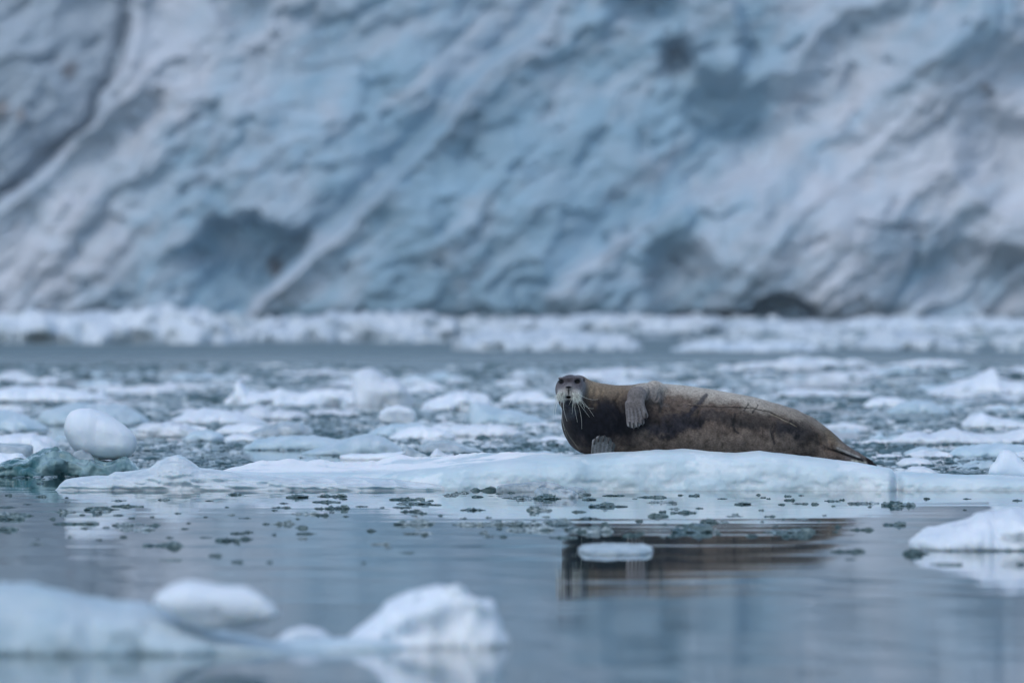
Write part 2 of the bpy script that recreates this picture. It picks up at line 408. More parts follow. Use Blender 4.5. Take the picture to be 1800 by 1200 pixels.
L('ice_floe', [(840, 575), (900, 562), (980, 559), (1050, 552), (1100, 556), (1200, 560), (1265, 560), (1276, 572)], 584, 'long white ice bank at the glacier foot behind the seal\'s back', 'ice', M_far, 5, seed=4, amp=0.16, jag=2.2, nst=200, sm=2)
L('ice_floe', [(1278, 572), (1300, 567), (1380, 565), (1440, 570), (1480, 582)], 588, 'short low white floe in front of the dark arch in the glacier', 'ice', M_far, 5, seed=5, amp=0.16, jag=1.6, nst=200, sm=2)
L('ice_floe', [(1455, 574), (1500, 562), (1600, 560), (1700, 562), (1830, 566), (1900, 585)], 582, 'long white ice bank at the glacier foot, far right', 'ice', M_far, 5, seed=6, amp=0.16, jag=2.2, nst=200, sm=2)
L('ice_floe', [(1500, 605), (1540, 586), (1560, 576), (1575, 583), (1620, 588), (1660, 597), (1700, 608)], 614, 'peaked white floe standing out of the far ice band on the right', 'ice', M_far, 5, seed=7, amp=0.16, jag=1.6, nst=200, sm=2)
L('ice_floe', [(1180, 612), (1240, 600), (1300, 604), (1380, 601), (1440, 612)], 618, 'low grey floe in the far band above the middle of the seal\'s back', 'ice', M_far, 5, seed=8, amp=0.16, jag=1.6, nst=200, sm=2)

# --- floes between the far band and the seal
L('ice_floe', [(394, 708), (405, 698), (412, 690), (415, 672), (420, 668), (426, 674), (436, 688), (455, 690), (490, 684), (525, 692), (545, 688), (580, 684), (612, 688), (632, 694), (640, 705)], 713, 'long white floe with a pointed fin at its left end', 'ice', M_white, 1.0, seed=11, amp=0.08, nst=240, sm=3)
L('ice_hump', [(618, 700), (620, 664), (628, 654), (640, 649), (655, 648), (668, 652), (678, 661), (690, 662), (704, 671), (716, 684), (724, 697), (728, 708)], 713, 'tall rounded white hump, steep on its left side, at the end of the finned floe', 'ice', M_white, 0.9, seed=12, amp=0.05, pw=2.2, nst=110)
L('ice_block', [(665, 733), (668, 722), (680, 716), (700, 712), (722, 717), (731, 724), (733, 738)], 765, 'squarish white block tilted on pale ice, below the tall rounded hump', 'ice', M_white, 0.30, bottom=[(665, 736), (672, 744), (700, 750), (725, 756), (733, 742)], D=72, seed=13, amp=0.04, pw=3)
L('ice_floe', [(645, 764), (662, 752), (690, 745), (735, 742), (752, 752), (760, 762)], 767, 'pale ice slab carrying the squarish tilted block', 'ice', M_blueice, 0.5, seed=14, amp=0.08)
L('ice_floe', [(684, 769), (700, 759), (722, 752), (745, 748), (760, 752), (780, 758), (800, 767)], 772, 'small smooth white floe in front of the squarish tilted block', 'ice', M_white, 0.5, seed=15, amp=0.05)
L('ice_floe', [(784, 757), (795, 749), (830, 746), (860, 747), (880, 746), (900, 753), (920, 761)], 767, 'smooth white floe with a thin right tip, halfway to the seal\'s chest', 'ice', M_white, 0.6, seed=16, amp=0.05)
L('ice_floe', [(428, 786), (450, 773), (480, 767), (520, 765), (560, 766), (600, 773), (625, 784)], 791, 'smooth grey translucent floe left of its larger twin, behind the long floe', 'ice', M_blueice, 0.7, seed=17, amp=0.03)
L('ice_floe', [(528, 797), (550, 790), (590, 776), (620, 767), (645, 763), (668, 765), (690, 776), (708, 788), (714, 795)], 800, 'smooth grey domed floe just behind the long floe, left of the seal', 'ice', M_blueice, 0.8, seed=18, amp=0.03)
L('ice_slab', [(597, 800), (615, 797), (660, 797), (700, 794), (712, 793)], 808, 'thin white slab lying at the foot of the domed grey floe', 'ice', M_white, 0.3, seed=19, amp=0.06)
L('ice_shard', [(704, 795), (709, 782), (713, 780), (728, 790), (745, 798), (756, 803)], 806, 'clear grey pointed shard leaning beside the domed grey floe', 'ice', M_greyice, 0.2, seed=20, amp=0.08)
L('ice_shard', [(752, 804), (762, 793), (768, 788), (776, 794), (788, 800), (797, 797), (799, 803)], 809, 'small bright white shard standing behind the long floe', 'ice', M_white, 0.15, seed=21, amp=0.1)
L('ice_floe', [(735, 787), (755, 776), (780, 772), (800, 777), (830, 786), (850, 793)], 796, 'grey streaked low floe behind the small bright shard', 'ice', M_greyice, 0.8, seed=22, amp=0.06)
L('ice_floe', [(905, 800), (930, 794), (960, 793), (985, 797), (1000, 802)], 806, 'flat grey ice plate behind the seal\'s floe, left of the chest', 'ice', M_blueice, 0.6, seed=23, amp=0.04)
L('ice_floe', [(232, 756), (248, 746), (262, 743), (300, 742), (318, 745), (335, 752), (352, 762)], 768, 'white floe with a hollowed left side, right of the egg-shaped lump', 'ice', M_white, 0.6, seed=24, amp=0.06)
L('ice_floe', [(322, 770), (338, 760), (355, 755), (375, 756), (390, 764), (396, 771)], 775, 'small grey rounded floe touching the hollowed white floe', 'ice', M_blueice, 0.5, seed=25, amp=0.05)
L('ice_floe', [(394, 770), (410, 763), (432, 762), (450, 768), (456, 773)], 776, 'small low white floe right of the grey rounded one', 'ice', M_white, 0.4, seed=26, amp=0.05)
L('ice_floe', [(-40, 758), (-10, 722), (15, 720), (35, 728), (60, 740), (85, 752)], 758, 'pale blue floe sloping down to the right at the left edge', 'ice', M_blueice, 1.0, seed=27, amp=0.05)
L('ice_floe', [(55, 742), (80, 722), (110, 712), (140, 708), (190, 712), (220, 715), (245, 726), (262, 738)], 748, 'pale rounded floe right behind the egg-shaped lump', 'ice', M_blueice, 1.0, seed=28, amp=0.06)
L('ice_floe', [(-60, 690), (-10, 684), (30, 680), (90, 680), (140, 686), (175, 694), (200, 702)], 706, 'very long low white floe far back on the left', 'ice', M_white, 1.6, seed=29, amp=0.06)
L('ice_lump', [(170, 700), (172, 688), (178, 679), (184, 684), (188, 700)], 704, 'small upright knob of ice at the end of the long floe on the left', 'ice', M_white, 0.2, seed=30, amp=0.05)
L('ice_floe', [(415, 732), (430, 722), (450, 712), (466, 716), (480, 724), (490, 719), (500, 722), (520, 721), (545, 732)], 737, 'white floe with two low humps in front of the finned floe', 'ice', M_white, 0.7, seed=31, amp=0.06)
L('ice_floe', [(300, 738), (330, 722), (360, 718), (400, 722), (440, 730), (470, 742)], 746, 'flat wide white floe left of the floe with two low humps', 'ice', M_white, 1.2, seed=32, amp=0.05)
L('ice_floe', [(375, 758), (395, 748), (430, 743), (460, 748), (480, 757)], 762, 'small white floe behind the smooth grey translucent floe', 'ice', M_white, 0.5, seed=33, amp=0.06)
L('ice_floe', [(430, 764), (460, 750), (500, 742), (530, 742), (548, 754), (552, 762)], 768, 'grey wedge of ice rising to the right behind the grey translucent floe', 'ice', M_greyice, 0.7, seed=34, amp=0.05)
L('ice_floe', [(740, 716), (760, 700), (790, 694), (820, 688), (830, 692), (860, 698), (870, 712)], 722, 'white crumbly floe right of the tall rounded hump', 'ice', M_white, 1.1, seed=35, amp=0.1)
L('ice_floe', [(818, 734), (830, 708), (842, 706), (870, 716), (900, 720), (940, 732), (960, 742)], 746, 'pale blue floe with a steep left side, left of the seal\'s face', 'ice', M_blueice, 1.2, seed=36, amp=0.05)
L('ice_floe', [(880, 700), (905, 690), (940, 687), (958, 692), (968, 702)], 708, 'small pale floe level with the seal\'s nose', 'ice', M_white, 0.9, seed=37, amp=0.06)
L('ice_floe', [(1600, 700), (1640, 686), (1680, 675), (1715, 660), (1740, 648), (1750, 650), (1756, 668), (1790, 672), (1850, 680)], 694, 'large white floe rising to a blunt peak at the right edge', 'ice', M_white, 1.8, seed=41, amp=0.07)
L('ice_floe', [(1515, 715), (1530, 702), (1550, 698), (1580, 700), (1600, 708)], 718, 'bright white floe behind the seal\'s rump', 'ice', M_white, 0.8, seed=42, amp=0.07)
L('ice_floe', [(1560, 722), (1580, 708), (1610, 702), (1640, 707), (1670, 722)], 730, 'grey rounded floe just in front of the bright floe behind the rump', 'ice', M_blueice, 0.8, seed=43, amp=0.05)
L('ice_floe', [(1690, 744), (1705, 732), (1725, 726), (1750, 733), (1795, 742), (1830, 750)], 752, 'pale floe with a pointed top, third row on the right', 'ice', M_white, 1.0, seed=44, amp=0.05)
L('ice_floe', [(1570, 772), (1590, 762), (1615, 760), (1635, 764), (1655, 756), (1675, 752), (1695, 760), (1730, 764), (1765, 762), (1800, 753), (1850, 760)], 780, 'long wavy white floe to the right of the seal\'s hind flippers', 'ice', M_white, 1.0, seed=45, amp=0.06, sm=5)
L('ice_floe', [(1588, 798), (1605, 788), (1620, 785), (1650, 791), (1665, 800)], 802, 'small pale floe just above the tips of the hind flippers\' level', 'ice', M_blueice, 0.6, seed=46, amp=0.06)
L('ice_floe', [(1668, 798), (1685, 786), (1720, 781), (1770, 780), (1830, 784)], 804, 'flat grey-blue floe behind the white lump on the right', 'ice', M_blueice, 0.9, seed=47, amp=0.05)
L('ice_slab', [(1575, 814), (1590, 805), (1612, 803), (1632, 808), (1640, 816)], 818, 'flat oval white plate right of the hind flippers', 'ice', M_white, 0.5, seed=48, amp=0.05)
L('ice_floe', [(1590, 829), (1600, 821), (1620, 819), (1640, 826), (1650, 831)], 834, 'small white crumb of ice behind the notch in the long floe', 'ice', M_white, 0.3, seed=49, amp=0.06)

# --- left group: egg-shaped lump on clear teal ice
L('ice_boulder', [(112, 757), (113, 745), (117, 732), (125, 722), (140, 717), (160, 717), (185, 725), (198, 733), (215, 744), (230, 756), (238, 766), (241, 778), (240, 784)],
  838, 'large smooth egg-shaped white lump of ice tilted on clear teal ice', 'ice', M_white, 0.42,
  bottom=[(112, 759), (117, 772), (124, 784), (135, 796), (150, 805), (170, 809), (190, 808), (215, 808), (230, 803), (237, 792), (240, 786)], D=54.2, seed=51, amp=0.022, pw=2.1, nst=150, sm=11)
L('clear_ice', [(-90, 830), (-40, 818), (0, 814), (20, 810), (45, 806), (60, 796), (80, 790), (97, 787), (110, 793), (125, 800), (145, 808), (175, 811), (205, 806), (222, 808), (232, 816), (246, 828)],
  838, 'scalloped dark teal clear ice under the egg-shaped lump', 'ice', M_teal, 0.75, seed=52, amp=0.16, pw=2.2, nst=240)
L('ice_lump', [(124, 806), (130, 795), (145, 790), (158, 795), (168, 806), (172, 812)], 822, 'small frosted lump between the egg-shaped lump and the teal ice', 'ice', M_greyice, 0.2, D=54.1, seed=53, amp=0.08)
L('ice_block', [(-60, 790), (-40, 781), (0, 779), (40, 780), (57, 783), (60, 790), (58, 800)], 815, 'grey clear-topped ice block at the left edge', 'ice', M_greyice, 0.5, seed=54, amp=0.06, pw=3)
L('ice_floe', [(-40, 770), (0, 766), (30, 763), (60, 764), (85, 768), (98, 776), (103, 780)], 790, 'white floe with a rounded right end, left of the egg-shaped lump', 'ice', M_white, 0.6, seed=55, amp=0.05)
L('ice_wedge', [(50, 790), (56, 770), (70, 772), (85, 783), (95, 790)], 806, 'white triangular wedge between the grey block and the egg-shaped lump', 'ice', M_white, 0.35, seed=56, amp=0.04)
L('ice_lump', [(-40, 815), (0, 796), (20, 800), (38, 797), (48, 806), (50, 812)], 822, 'frosted knobbly white lump low at the left edge', 'ice', M_white, 0.3, D=56, seed=57, amp=0.12)

# --- small ice hugging the front of the long floe
L('clear_ice', [(872, 858), (876, 852), (900, 850), (920, 849), (940, 846), (955, 847), (975, 848), (990, 855), (993, 860)], 864, 'flat grey clear ice piece against the long floe, below the seal\'s chest', 'ice', M_greyice, 0.12, seed=61, amp=0.1)
L('clear_ice', [(938, 868), (942, 860), (955, 858), (975, 861), (985, 858), (1005, 860), (1016, 868), (1017, 873)], 875, 'rugged dark-edged clear ice piece just in front of the flat grey one', 'ice', M_greyice, 0.12, seed=62, amp=0.2)
L('clear_ice', [(988, 861), (1000, 858), (1012, 856), (1024, 858), (1030, 864)], 866, 'little grey ice piece at the right end of the flat grey one', 'ice', M_greyice, 0.08, seed=63, amp=0.15)
L('ice_crumb', [(845, 860), (855, 856), (863, 853), (870, 855), (876, 860)], 862, 'tiny dark green pyramid of ice in front of the long floe', 'ice', M_clear, 0.06, seed=64, amp=0.15)
L('ice_crumb', [(826, 861), (832, 857), (838, 857), (845, 861)], 862, 'tiny flat dark green crumb left of the green pyramid of ice', 'ice', M_clear, 0.05, seed=65, amp=0.15)
L('ice_plate', [(1016, 964), (1025, 959), (1045, 957), (1075, 956), (1110, 957), (1130, 958), (1146, 961), (1148, 965)], 975, 'oval white ice plate floating in the seal\'s reflection', 'ice', M_greyice, 1.1, seed=66, amp=0.12, pw=2.2, jag=1)
# --- right and foreground floes
L('ice_floe', [(1598, 950), (1612, 940), (1645, 930), (1680, 921), (1705, 914), (1725, 903), (1750, 898), (1785, 896), (1830, 900), (1900, 920), (1960, 950)], 968, 'rough white floe at the right edge in front of the long floe', 'ice', M_white, 0.9, seed=71, amp=0.08)
L('ice_floe', [(-320, 1060), (-200, 1030), (-60, 1022), (0, 1023), (60, 1028), (110, 1034), (160, 1048), (250, 1060), (300, 1085), (380, 1108), (480, 1128), (590, 1145)], 1150, 'large smooth blue-grey floe in the bottom left corner', 'ice', M_blueice, 0.8, seed=72, amp=0.04)
L('ice_lump', [(268, 1060), (275, 1042), (300, 1028), (335, 1020), (380, 1026), (430, 1030), (455, 1042), (480, 1062), (492, 1078)], 1150, 'blurred white lump lying on the blue-grey foreground floe', 'ice', M_white, 0.25,
  bottom=[(268, 1064), (290, 1076), (330, 1096), (360, 1106), (420, 1108), (470, 1096), (492, 1082)], D=26.75, seed=73, amp=0.05, nst=120)
L('ice_floe', [(590, 1132), (620, 1112), (660, 1085), (680, 1062), (715, 1044), (760, 1035), (800, 1027), (812, 1030), (822, 1046), (850, 1058), (868, 1062), (874, 1080), (885, 1105), (895, 1118)], 1138, 'blurred humped white floe in the foreground left of the middle', 'ice', M_white, 0.45, seed=74, amp=0.07, nst=200)
L('ice_floe', [(440, 1132), (520, 1122), (600, 1120), (680, 1124), (720, 1134)], 1142, 'low pale ice joining the two foreground floes', 'ice', M_blueice, 0.4, seed=75, amp=0.08)
L('ice_lump', [(488, 1120), (505, 1106), (530, 1101), (560, 1104), (578, 1114), (584, 1124)], 1132, 'small white lump between the two foreground floes', 'ice', M_white, 0.15, seed=76, amp=0.1)

# ------------------------------------------------------------------ the long floe the seal lies on
D0 = 50.0
def floe_body():
    root = empty('ice_floe', (X(1100, D0), D0 + 1.0, 0))
    tag(root, 'long low blue-white floe that the seal lies on, with a clear shelf at its left', 'ice floe')
    base = np.array(root.location)
    nst = 1300
    px = np.concatenate([np.linspace(372, 1620, 1120), np.linspace(1621, 2250, 180)])
    # front crest (smooth face) and rear crest, in px
    fr = smooth1(interp([(372, 836), (400, 828), (450, 830), (560, 829), (700, 828), (760, 822), (850, 812), (960, 801), (1040, 799), (1100, 795), (1150, 789), (1200, 789), (1245, 795), (1290, 797), (1335, 792), (1400, 799), (1450, 806), (1500, 813), (1540, 819), (1568, 825), (1573, 832), (1582, 829), (1650, 832), (1750, 836), (1800, 839), (2000, 842), (2150, 850), (2250, 866)], px), 7)
    rr = interp([(372, 832), (390, 825), (450, 814), (500, 811), (530, 813), (552, 808), (600, 815), (655, 814), (700, 801), (720, 804), (760, 803), (850, 797), (900, 794), (940, 796), (1000, 797), (1100, 797), (1250, 796), (1450, 808), (1550, 825), (1650, 834), (1800, 840), (2000, 844), (2250, 868)], px)
    rr = smooth1(rr + 1.2 * noise(px / 14, px * 0, seed=5) + 0.8 * noise(px / 5, px * 0, seed=6), 9)
    g = sstep(700, 980, px)          # 0 = left (stepped), 1 = right (smooth high face)
    yf = D0 + 0.30 * (1 - sstep(560, 860, px)) + 0.05 * noise(px / 170, px * 0, seed=8) + 0.03 * noise(px / 50, px * 0, seed=9) + 0.12 * np.exp(-((px - 1574) / 9.0) ** 2)
    s1 = 0.28; s2 = 1.5 - 0.9 * g
    z1 = CH - (fr - HZ) / F * (yf + s1); z2 = CH - (rr - HZ) / F * (yf + s2)
    z2 = np.where(px > 985, np.minimum(z2, z1 - 0.005), z2)
    taper = sstep(372, 400, px) * (1 - sstep(2200, 2250, px))
    back = (2.3 - 0.7 * g) * np.sqrt(np.clip(taper, 0.02, 1))
    S_, C_ = [], []
    svals = [(-0.06, -0.22), (-0.01, -0.08), (0.0, -0.01), (0.004, 0.12), (0.012, 0.30), (0.03, 0.52), (0.06, 0.72), (0.11, 0.87), (0.18, 0.96), (0.28, 1.0)]
    cols = []
    for sv, hv in svals:
        y = yf + sv; z = np.where(hv < 0, hv, 0) + np.where(hv > 0, hv, 0) * z1
        cols.append(np.stack([px, y, z], -1))
    nb_ = 26
    for k in range(1, nb_ + 1):
        tt = k / nb_; y = yf + s1 + tt * (s2 - s1)
        z = z1 + (z2 - z1) * (tt ** (1.3))
        cols.append(np.stack([px, y, z], -1))
    for k in range(1, 13):
        tt = k / 12; y = yf + s2 + tt * (back - s2); z = z2 * (1 - tt ** 2 * 0.5) - 0.02 * tt
        cols.append(np.stack([px, y, z], -1))
    cols.append(np.stack([px, yf + back + 0.05, px * 0 - 0.22], -1))
    # refine front face
    A = np.array(cols)                                   # (ns, nst, 3)
    # resample front finely
    B = [A[0]]
    for a, b_ in zip(A[:-1], A[1:]):
        n = 4 if len(B) < 34 else 1
        for j in range(1, n + 1): B.append(a + (b_ - a) * j / n)
    A = np.array(B)
    xx = (A[..., 0] - 900) / F * (D0 + 0.3); yy = A[..., 1]; zz = A[..., 2]
    hgt = np.clip(zz / 0.05, 0, 1)
    face = np.clip(1 - (yy - yf[None, :]) / 0.25, 0, 1)
    n1 = fbm(xx * 3.0, yy * 6, zz * 7, seed=71, oct=3); n2 = fbm(xx * 14, yy * 20, zz * 22, seed=72, oct=3)
    yy = yy + face * (0.016 * n1 + 0.006 * n2)
    topm = np.clip((yy - yf[None, :] - 0.1) / 0.2, 0, 1) * hgt
    # drifted, channelled surface on the left part
    ch = 1 - 2 * np.abs(noise(xx * 2.0 + 3 * yy, yy * 3.2 - xx * 1.1, seed=74))
    zz = zz + topm * (0.008 * n1 + 0.005 * n2 * (1 - 0.6 * g[None, :]) + (1 - g[None, :]) * 0.012 * ch)
    v = np.stack([xx, yy, zz], -1); ns = v.shape[0]
    idx = np.arange(ns * len(px)).reshape(ns, len(px))
    f = np.stack([idx[:-1, :-1], idx[:-1, 1:], idx[1:, 1:], idx[1:, :-1]], -1).reshape(-1, 4)
    sd_ = np.clip((yy - yf[None, :] - 0.20) / 0.12, 0, 1); pxx = A[..., 0]
    crust = sd_ * (1 - sstep(900, 1060, pxx + 60 * n1)) * sstep(-0.55, 0.1, ch + 0.3 * n2) + 0.35 * sstep(0.3, 0.7, n1 + 0.5 * n2)
    slab = mesh('snow_slab', v.reshape(-1, 3) - base, f, M_slab, True, root, np.clip(crust, 0, 1).reshape(-1, 1).repeat(3, 1))
    # clear shelf with scalloped layers on the left
    sh_top = [(98, 860), (104, 850), (112, 843), (140, 838), (165, 836), (188, 836), (200, 829), (215, 829), (240, 826), (262, 822), (275, 811), (290, 804), (312, 799), (322, 803), (336, 812), (350, 822), (372, 824), (395, 828), (430, 833), (500, 836), (560, 838), (620, 838), (680, 840), (740, 843), (780, 848), (798, 853), (804, 860)]
    ps = np.linspace(98, 804, 760)
    zt = np.maximum(smooth1(CH - (interp(sh_top, ps) - HZ) / F * (D0 + 0.25), 5), 0.004)
    ys = D0 - 0.05 + 0.04 * noise(ps / 90, ps * 0, seed=15) + 0.10 * (np.abs((ps - 98) / 353 - 1) ** 4)
    K = 46; cols = []
    for k in range(K + 1):
        tt = k / K
        if tt < 0.08: y = ys - 0.04 * (1 - tt / 0.08); z = -0.15 * (1 - tt / 0.08) * np.ones_like(ps)
        elif tt < 0.85:
            q = (tt - 0.08) / 0.77; y = ys + 0.36 * q ** 1.6; z = zt * (1 - (1 - q) ** 2.0)
        else:
            q = (tt - 0.85) / 0.15; y = ys + 0.36 + 0.3 * q; z = zt * (1 - q ** 2) - 0.15 * q ** 2
        cols.append(np.stack([(ps - 900) / F * (D0 + 0.15), y, z], -1))
    v = np.array(cols); xx, yy, zz = v[..., 0].copy(), v[..., 1].copy(), v[..., 2].copy()
    m = np.clip(zz / 0.02, 0, 1) * np.clip((zt[None, :] * 1.02 - zz) / 0.02 + .25, 0, 1)
    sc1 = 1 - 2 * np.abs(noise(xx * 5 + 9 * zz, zz * 34, seed=81)); sc2 = 1 - 2 * np.abs(noise(xx * 13, zz * 60 + xx * 4, seed=82))
    lay = np.abs(((zz * 28 + 0.5 * fbm(xx * 4, zz * 6, seed=83)) % 1) - 0.5) * 2
    v[..., 1] = yy - m * (0.022 * sc1 + 0.010 * sc2 + 0.014 * lay)
    v[..., 2] = zz + m * 0.006 * sc1
    idx = np.arange(v.shape[0] * v.shape[1]).reshape(v.shape[:2])
    f = np.stack([idx[:-1, :-1], idx[:-1, 1:], idx[1:, 1:], idx[1:, :-1]], -1).reshape(-1, 4)
    sh = mesh('clear_shelf', v.reshape(-1, 3) - base, f, M_shelf, True, root)
    sh['label'] = 'grey translucent scalloped shelf at the left end of the floe'
    return root
M_slab = ice_material('slab_ice', (0.46, 0.60, 0.67), (0.68, 0.77, 0.81), 1.6, 0.38, 0.3, (0.02, 0.06, 0.09), bscale=40, bdist=0.005)
M_shelf = ice_material('shelf_ice', (0.48, 0.57, 0.63), (0.72, 0.79, 0.84), 7.0, 0.25, 0.35, (0.03, 0.07, 0.09), bscale=16, bdist=0.012)
_t = M_slab.node_tree; _b = _t.nodes['Principled BSDF']; _l = _b.inputs['Base Color'].links[0]; _src = _l.from_socket
_at = N(_t, 'ShaderNodeAttribute'); _at.attribute_name = 'Col'
_mx = N(_t, 'ShaderNodeMix', data_type='RGBA'); _t.links.new(_at.outputs['Color'], _mx.inputs[0]); _t.links.new(_src, _mx.inputs[6]); _mx.inputs[7].default_value = (0.86, 0.88, 0.90, 1)
_t.links.new(_mx.outputs[2], _b.inputs['Base Color'])
floe_body()
L('ice_lump', [(1738, 828), (1742, 818), (1750, 810), (1757, 796), (1764, 790), (1773, 790), (1785, 795), (1797, 808), (1812, 822), (1822, 834)], 845, 'smooth white lump standing on the right end of the long floe', 'ice', M_white, 0.22,
  bottom=[(1738, 832), (1750, 838), (1780, 843), (1822, 842)], D=50.6, seed=81, amp=0.02, nst=100)

# ------------------------------------------------------------------ the bearded seal, as one implicit surface
SD_ = 50.80            # distance of the body axis
PM = F / SD_
sx_ = lambda px: (px - 900) / PM
sz_ = lambda py: CH - (py - HZ) / PM
def build_seal():
    h = 0.0062
    gx = np.arange(sx_(962), sx_(1552), h); gy = np.arange(-0.56, 0.36, h); gz = np.arange(sz_(830), sz_(645), h)   # y: minus = towards camera
    GX, GY, GZ = np.meshgrid(gx.astype(np.float32), gy.astype(np.float32), gz.astype(np.float32), indexing='ij')
    Fd = np.full(GX.shape, 1e3, np.float32)
    def region(lo, hi):
        i = [slice(max(0, int((l - g[0]) / h) - 1), max(1, int((q - g[0]) / h) + 2)) for l, q, g in zip(lo, hi, (gx, gy, gz))]
        return tuple(i)
    def comb(r, d, k, mode):
        cur = Fd[r]
        if mode == 'u':
            if k <= 0: Fd[r] = np.minimum(cur, d)
            else:
                hh = np.clip(0.5 + 0.5 * (cur - d) / k, 0, 1); Fd[r] = cur * (1 - hh) + d * hh - k * hh * (1 - hh)
        else:
            hh = np.clip(0.5 - 0.5 * (cur + d) / k, 0, 1); Fd[r] = cur * (1 - hh) - d * hh + k * hh * (1 - hh)
    P = lambda px, py, f: np.array([sx_(px), -f, sz_(py)])
    def cone(a, b, ra, rb, k=0.03, mode='u', flat=None):
        pad = max(ra, rb) + 3 * k + 0.03
        r = region(np.minimum(a, b) - pad, np.maximum(a, b) + pad)
        x, y, z = GX[r], GY[r], GZ[r]; ab = b - a; L2 = (ab ** 2).sum()
        t = np.clip(((x - a[0]) * ab[0] + (y - a[1]) * ab[1] + (z - a[2]) * ab[2]) / L2, 0, 1)
        dy = (y - a[1] - t * ab[1]) / (flat or 1)
        d = np.sqrt((x - a[0] - t * ab[0]) ** 2 + dy ** 2 + (z - a[2] - t * ab[2]) ** 2) - (ra + (rb - ra) * t)
        if flat: d = d * flat ** 0.5
        comb(r, d, k, mode)
    def ell(c, rad, k=0.03, mode='u', rot=0):
        rad = np.array(rad); pad = rad.max() + 3 * k + 0.03
        r = region(c - pad, c + pad)
        x, y, z = GX[r] - c[0], GY[r] - c[1], GZ[r] - c[2]
        if rot:
            ca, sa = math.cos(R(rot)), math.sin(R(rot)); x, z = x * ca + z * sa, -x * sa + z * ca
        q = np.sqrt((x / rad[0]) ** 2 + (y / rad[1]) ** 2 + (z / rad[2]) ** 2) + 1e-6
        q2 = np.sqrt((x / rad[0] ** 2) ** 2 + (y / rad[1] ** 2) ** 2 + (z / rad[2] ** 2) ** 2) + 1e-6
        comb(r, (q * (q - 1) / q2), k, mode)
    # trunk: outline top and bottom rows
    tx = [1030, 1050, 1070, 1090, 1110, 1130, 1150, 1200, 1250, 1300, 1350, 1400, 1430, 1455, 1475, 1495]
    tt = [684, 681, 681, 680, 677, 673, 673, 677, 684, 692, 704, 719, 734, 752, 769, 790]
    tb = [800, 803, 804, 806, 807, 808, 808, 809, 810, 811, 812, 814, 815, 816, 817, 814]
    tw = [.20, .225, .245, .262, .278, .29, .295, .30, .295, .275, .24, .195, .16, .125, .095, .05]
    pxg = 900 + gx * PM
    top = smooth1(np.interp(pxg, tx, tt), 15); bot = smooth1(np.interp(pxg, tx, tb), 15); wd = smooth1(np.interp(pxg, tx, tw), 15)
    zt = CH - (top - HZ) / PM; zb = CH - (bot - HZ) / PM
    zc = ((zt + zb) / 2 - 0.02)[:, None, None].astype(np.float32); bu = (zt[:, None, None] - zc).astype(np.float32); bd = (zc - zb[:, None, None]).astype(np.float32); a = wd[:, None, None].astype(np.float32)
    dz = GZ - zc; b = np.where(dz > 0, bu, bd)
    p = np.where(dz > 0, 2.0, 2.6).astype(np.float32)
    q = (np.abs(GY / a) ** p + np.abs(dz / b) ** p) ** (1 / p)
    d = (q - 1) * np.minimum(a, b) * 0.95
    d = np.maximum(d, sx_(1040) - GX); d = np.maximum(d, GX - sx_(1494))
    Fd[:] = d
    # chest and neck
    ell(P(1049, 741, 0.06), (0.245, 0.25, 0.225), 0.06)
    cone(P(1006, 700, 0.20), P(1046, 742, 0.10), 0.098, 0.215, 0.05)
    cone(P(1022, 690, 0.12), P(1085, 722, 0.02), 0.085, 0.16, 0.07)
    # head
    ell(P(1002.5, 684, 0.27), (0.108, 0.145, 0.105), 0.04)
    cone(P(1018, 676, 0.17), P(1046, 704, 0.09), 0.066, 0.095, 0.05)
    ell(P(1000, 690, 0.38), (0.080, 0.090, 0.068), 0.03)
    ell(P(989, 694, 0.425), (0.047, 0.050, 0.046), 0.012)
    ell(P(1011, 694, 0.425), (0.047, 0.050, 0.046), 0.012)
    ell(P(999, 681, 0.43), (0.028, 0.050, 0.022), 0.015)
    ell(P(999, 705, 0.37), (0.040, 0.060, 0.030), 0.015)
    ell(P(986, 664, 0.345), (0.026, 0.022, 0.013), 0.02)
    ell(P(1013, 664, 0.345), (0.026, 0.022, 0.013), 0.02)
    for ex in (985.5, 1014):      # eye hollows
        ell(P(ex, 670, 0.39), (0.020, 0.030, 0.017), 0.014, 'd')
    # nose, mouth and lip groove
    ell(P(994.8, 678.8, 0.485), (0.006, 0.022, 0.005), 0.005, 'd', 35)
    ell(P(1002.4, 678.8, 0.485), (0.006, 0.022, 0.005), 0.005, 'd', -35)
    cone(P(998.6, 681, 0.49), P(998.6, 692, 0.475), 0.006, 0.007, 0.008, 'd')
    ell(P(998.4, 696.5, 0.445), (0.018, 0.035, 0.008), 0.008, 'd')
    # throat folds
    for py_, f_, w_ in ((711.5, 0.375, 11), (722, 0.335, 14), (733, 0.305, 16)):
        pts = [P(999 + w_ * u, py_ - 4 * u * u, f_ - 0.02 * u * u) for u in (-1, -.5, 0, .5, 1)]
        for p0, p1 in zip(pts[:-1], pts[1:]): cone(p0, p1, 0.008, 0.008, 0.014, 'd')
    # ear hole
    ell(P(1026, 667, 0.26), (0.007, 0.02, 0.011), 0.008, 'd')
    # upper fore flipper
    cone(P(1152, 690, 0.14), P(1118, 693, 0.30), 0.080, 0.056, 0.03)
    cone(P(1148, 684, 0.18), P(1152, 702, 0.255), 0.055, 0.03, 0.03)
    cone(P(1117, 695, 0.325), P(1113, 722, 0.345), 0.066, 0.060, 0.02, flat=0.42)
    W0 = UPW = [(1102, 708), (1107, 707), (1113, 706), (1119, 705), (1124, 704)]
    tips = [(1105.0, 744, 0.345), (1111.5, 746, 0.35), (1119, 744.5, 0.352), (1127, 740, 0.35), (1133.5, 729, 0.345)]
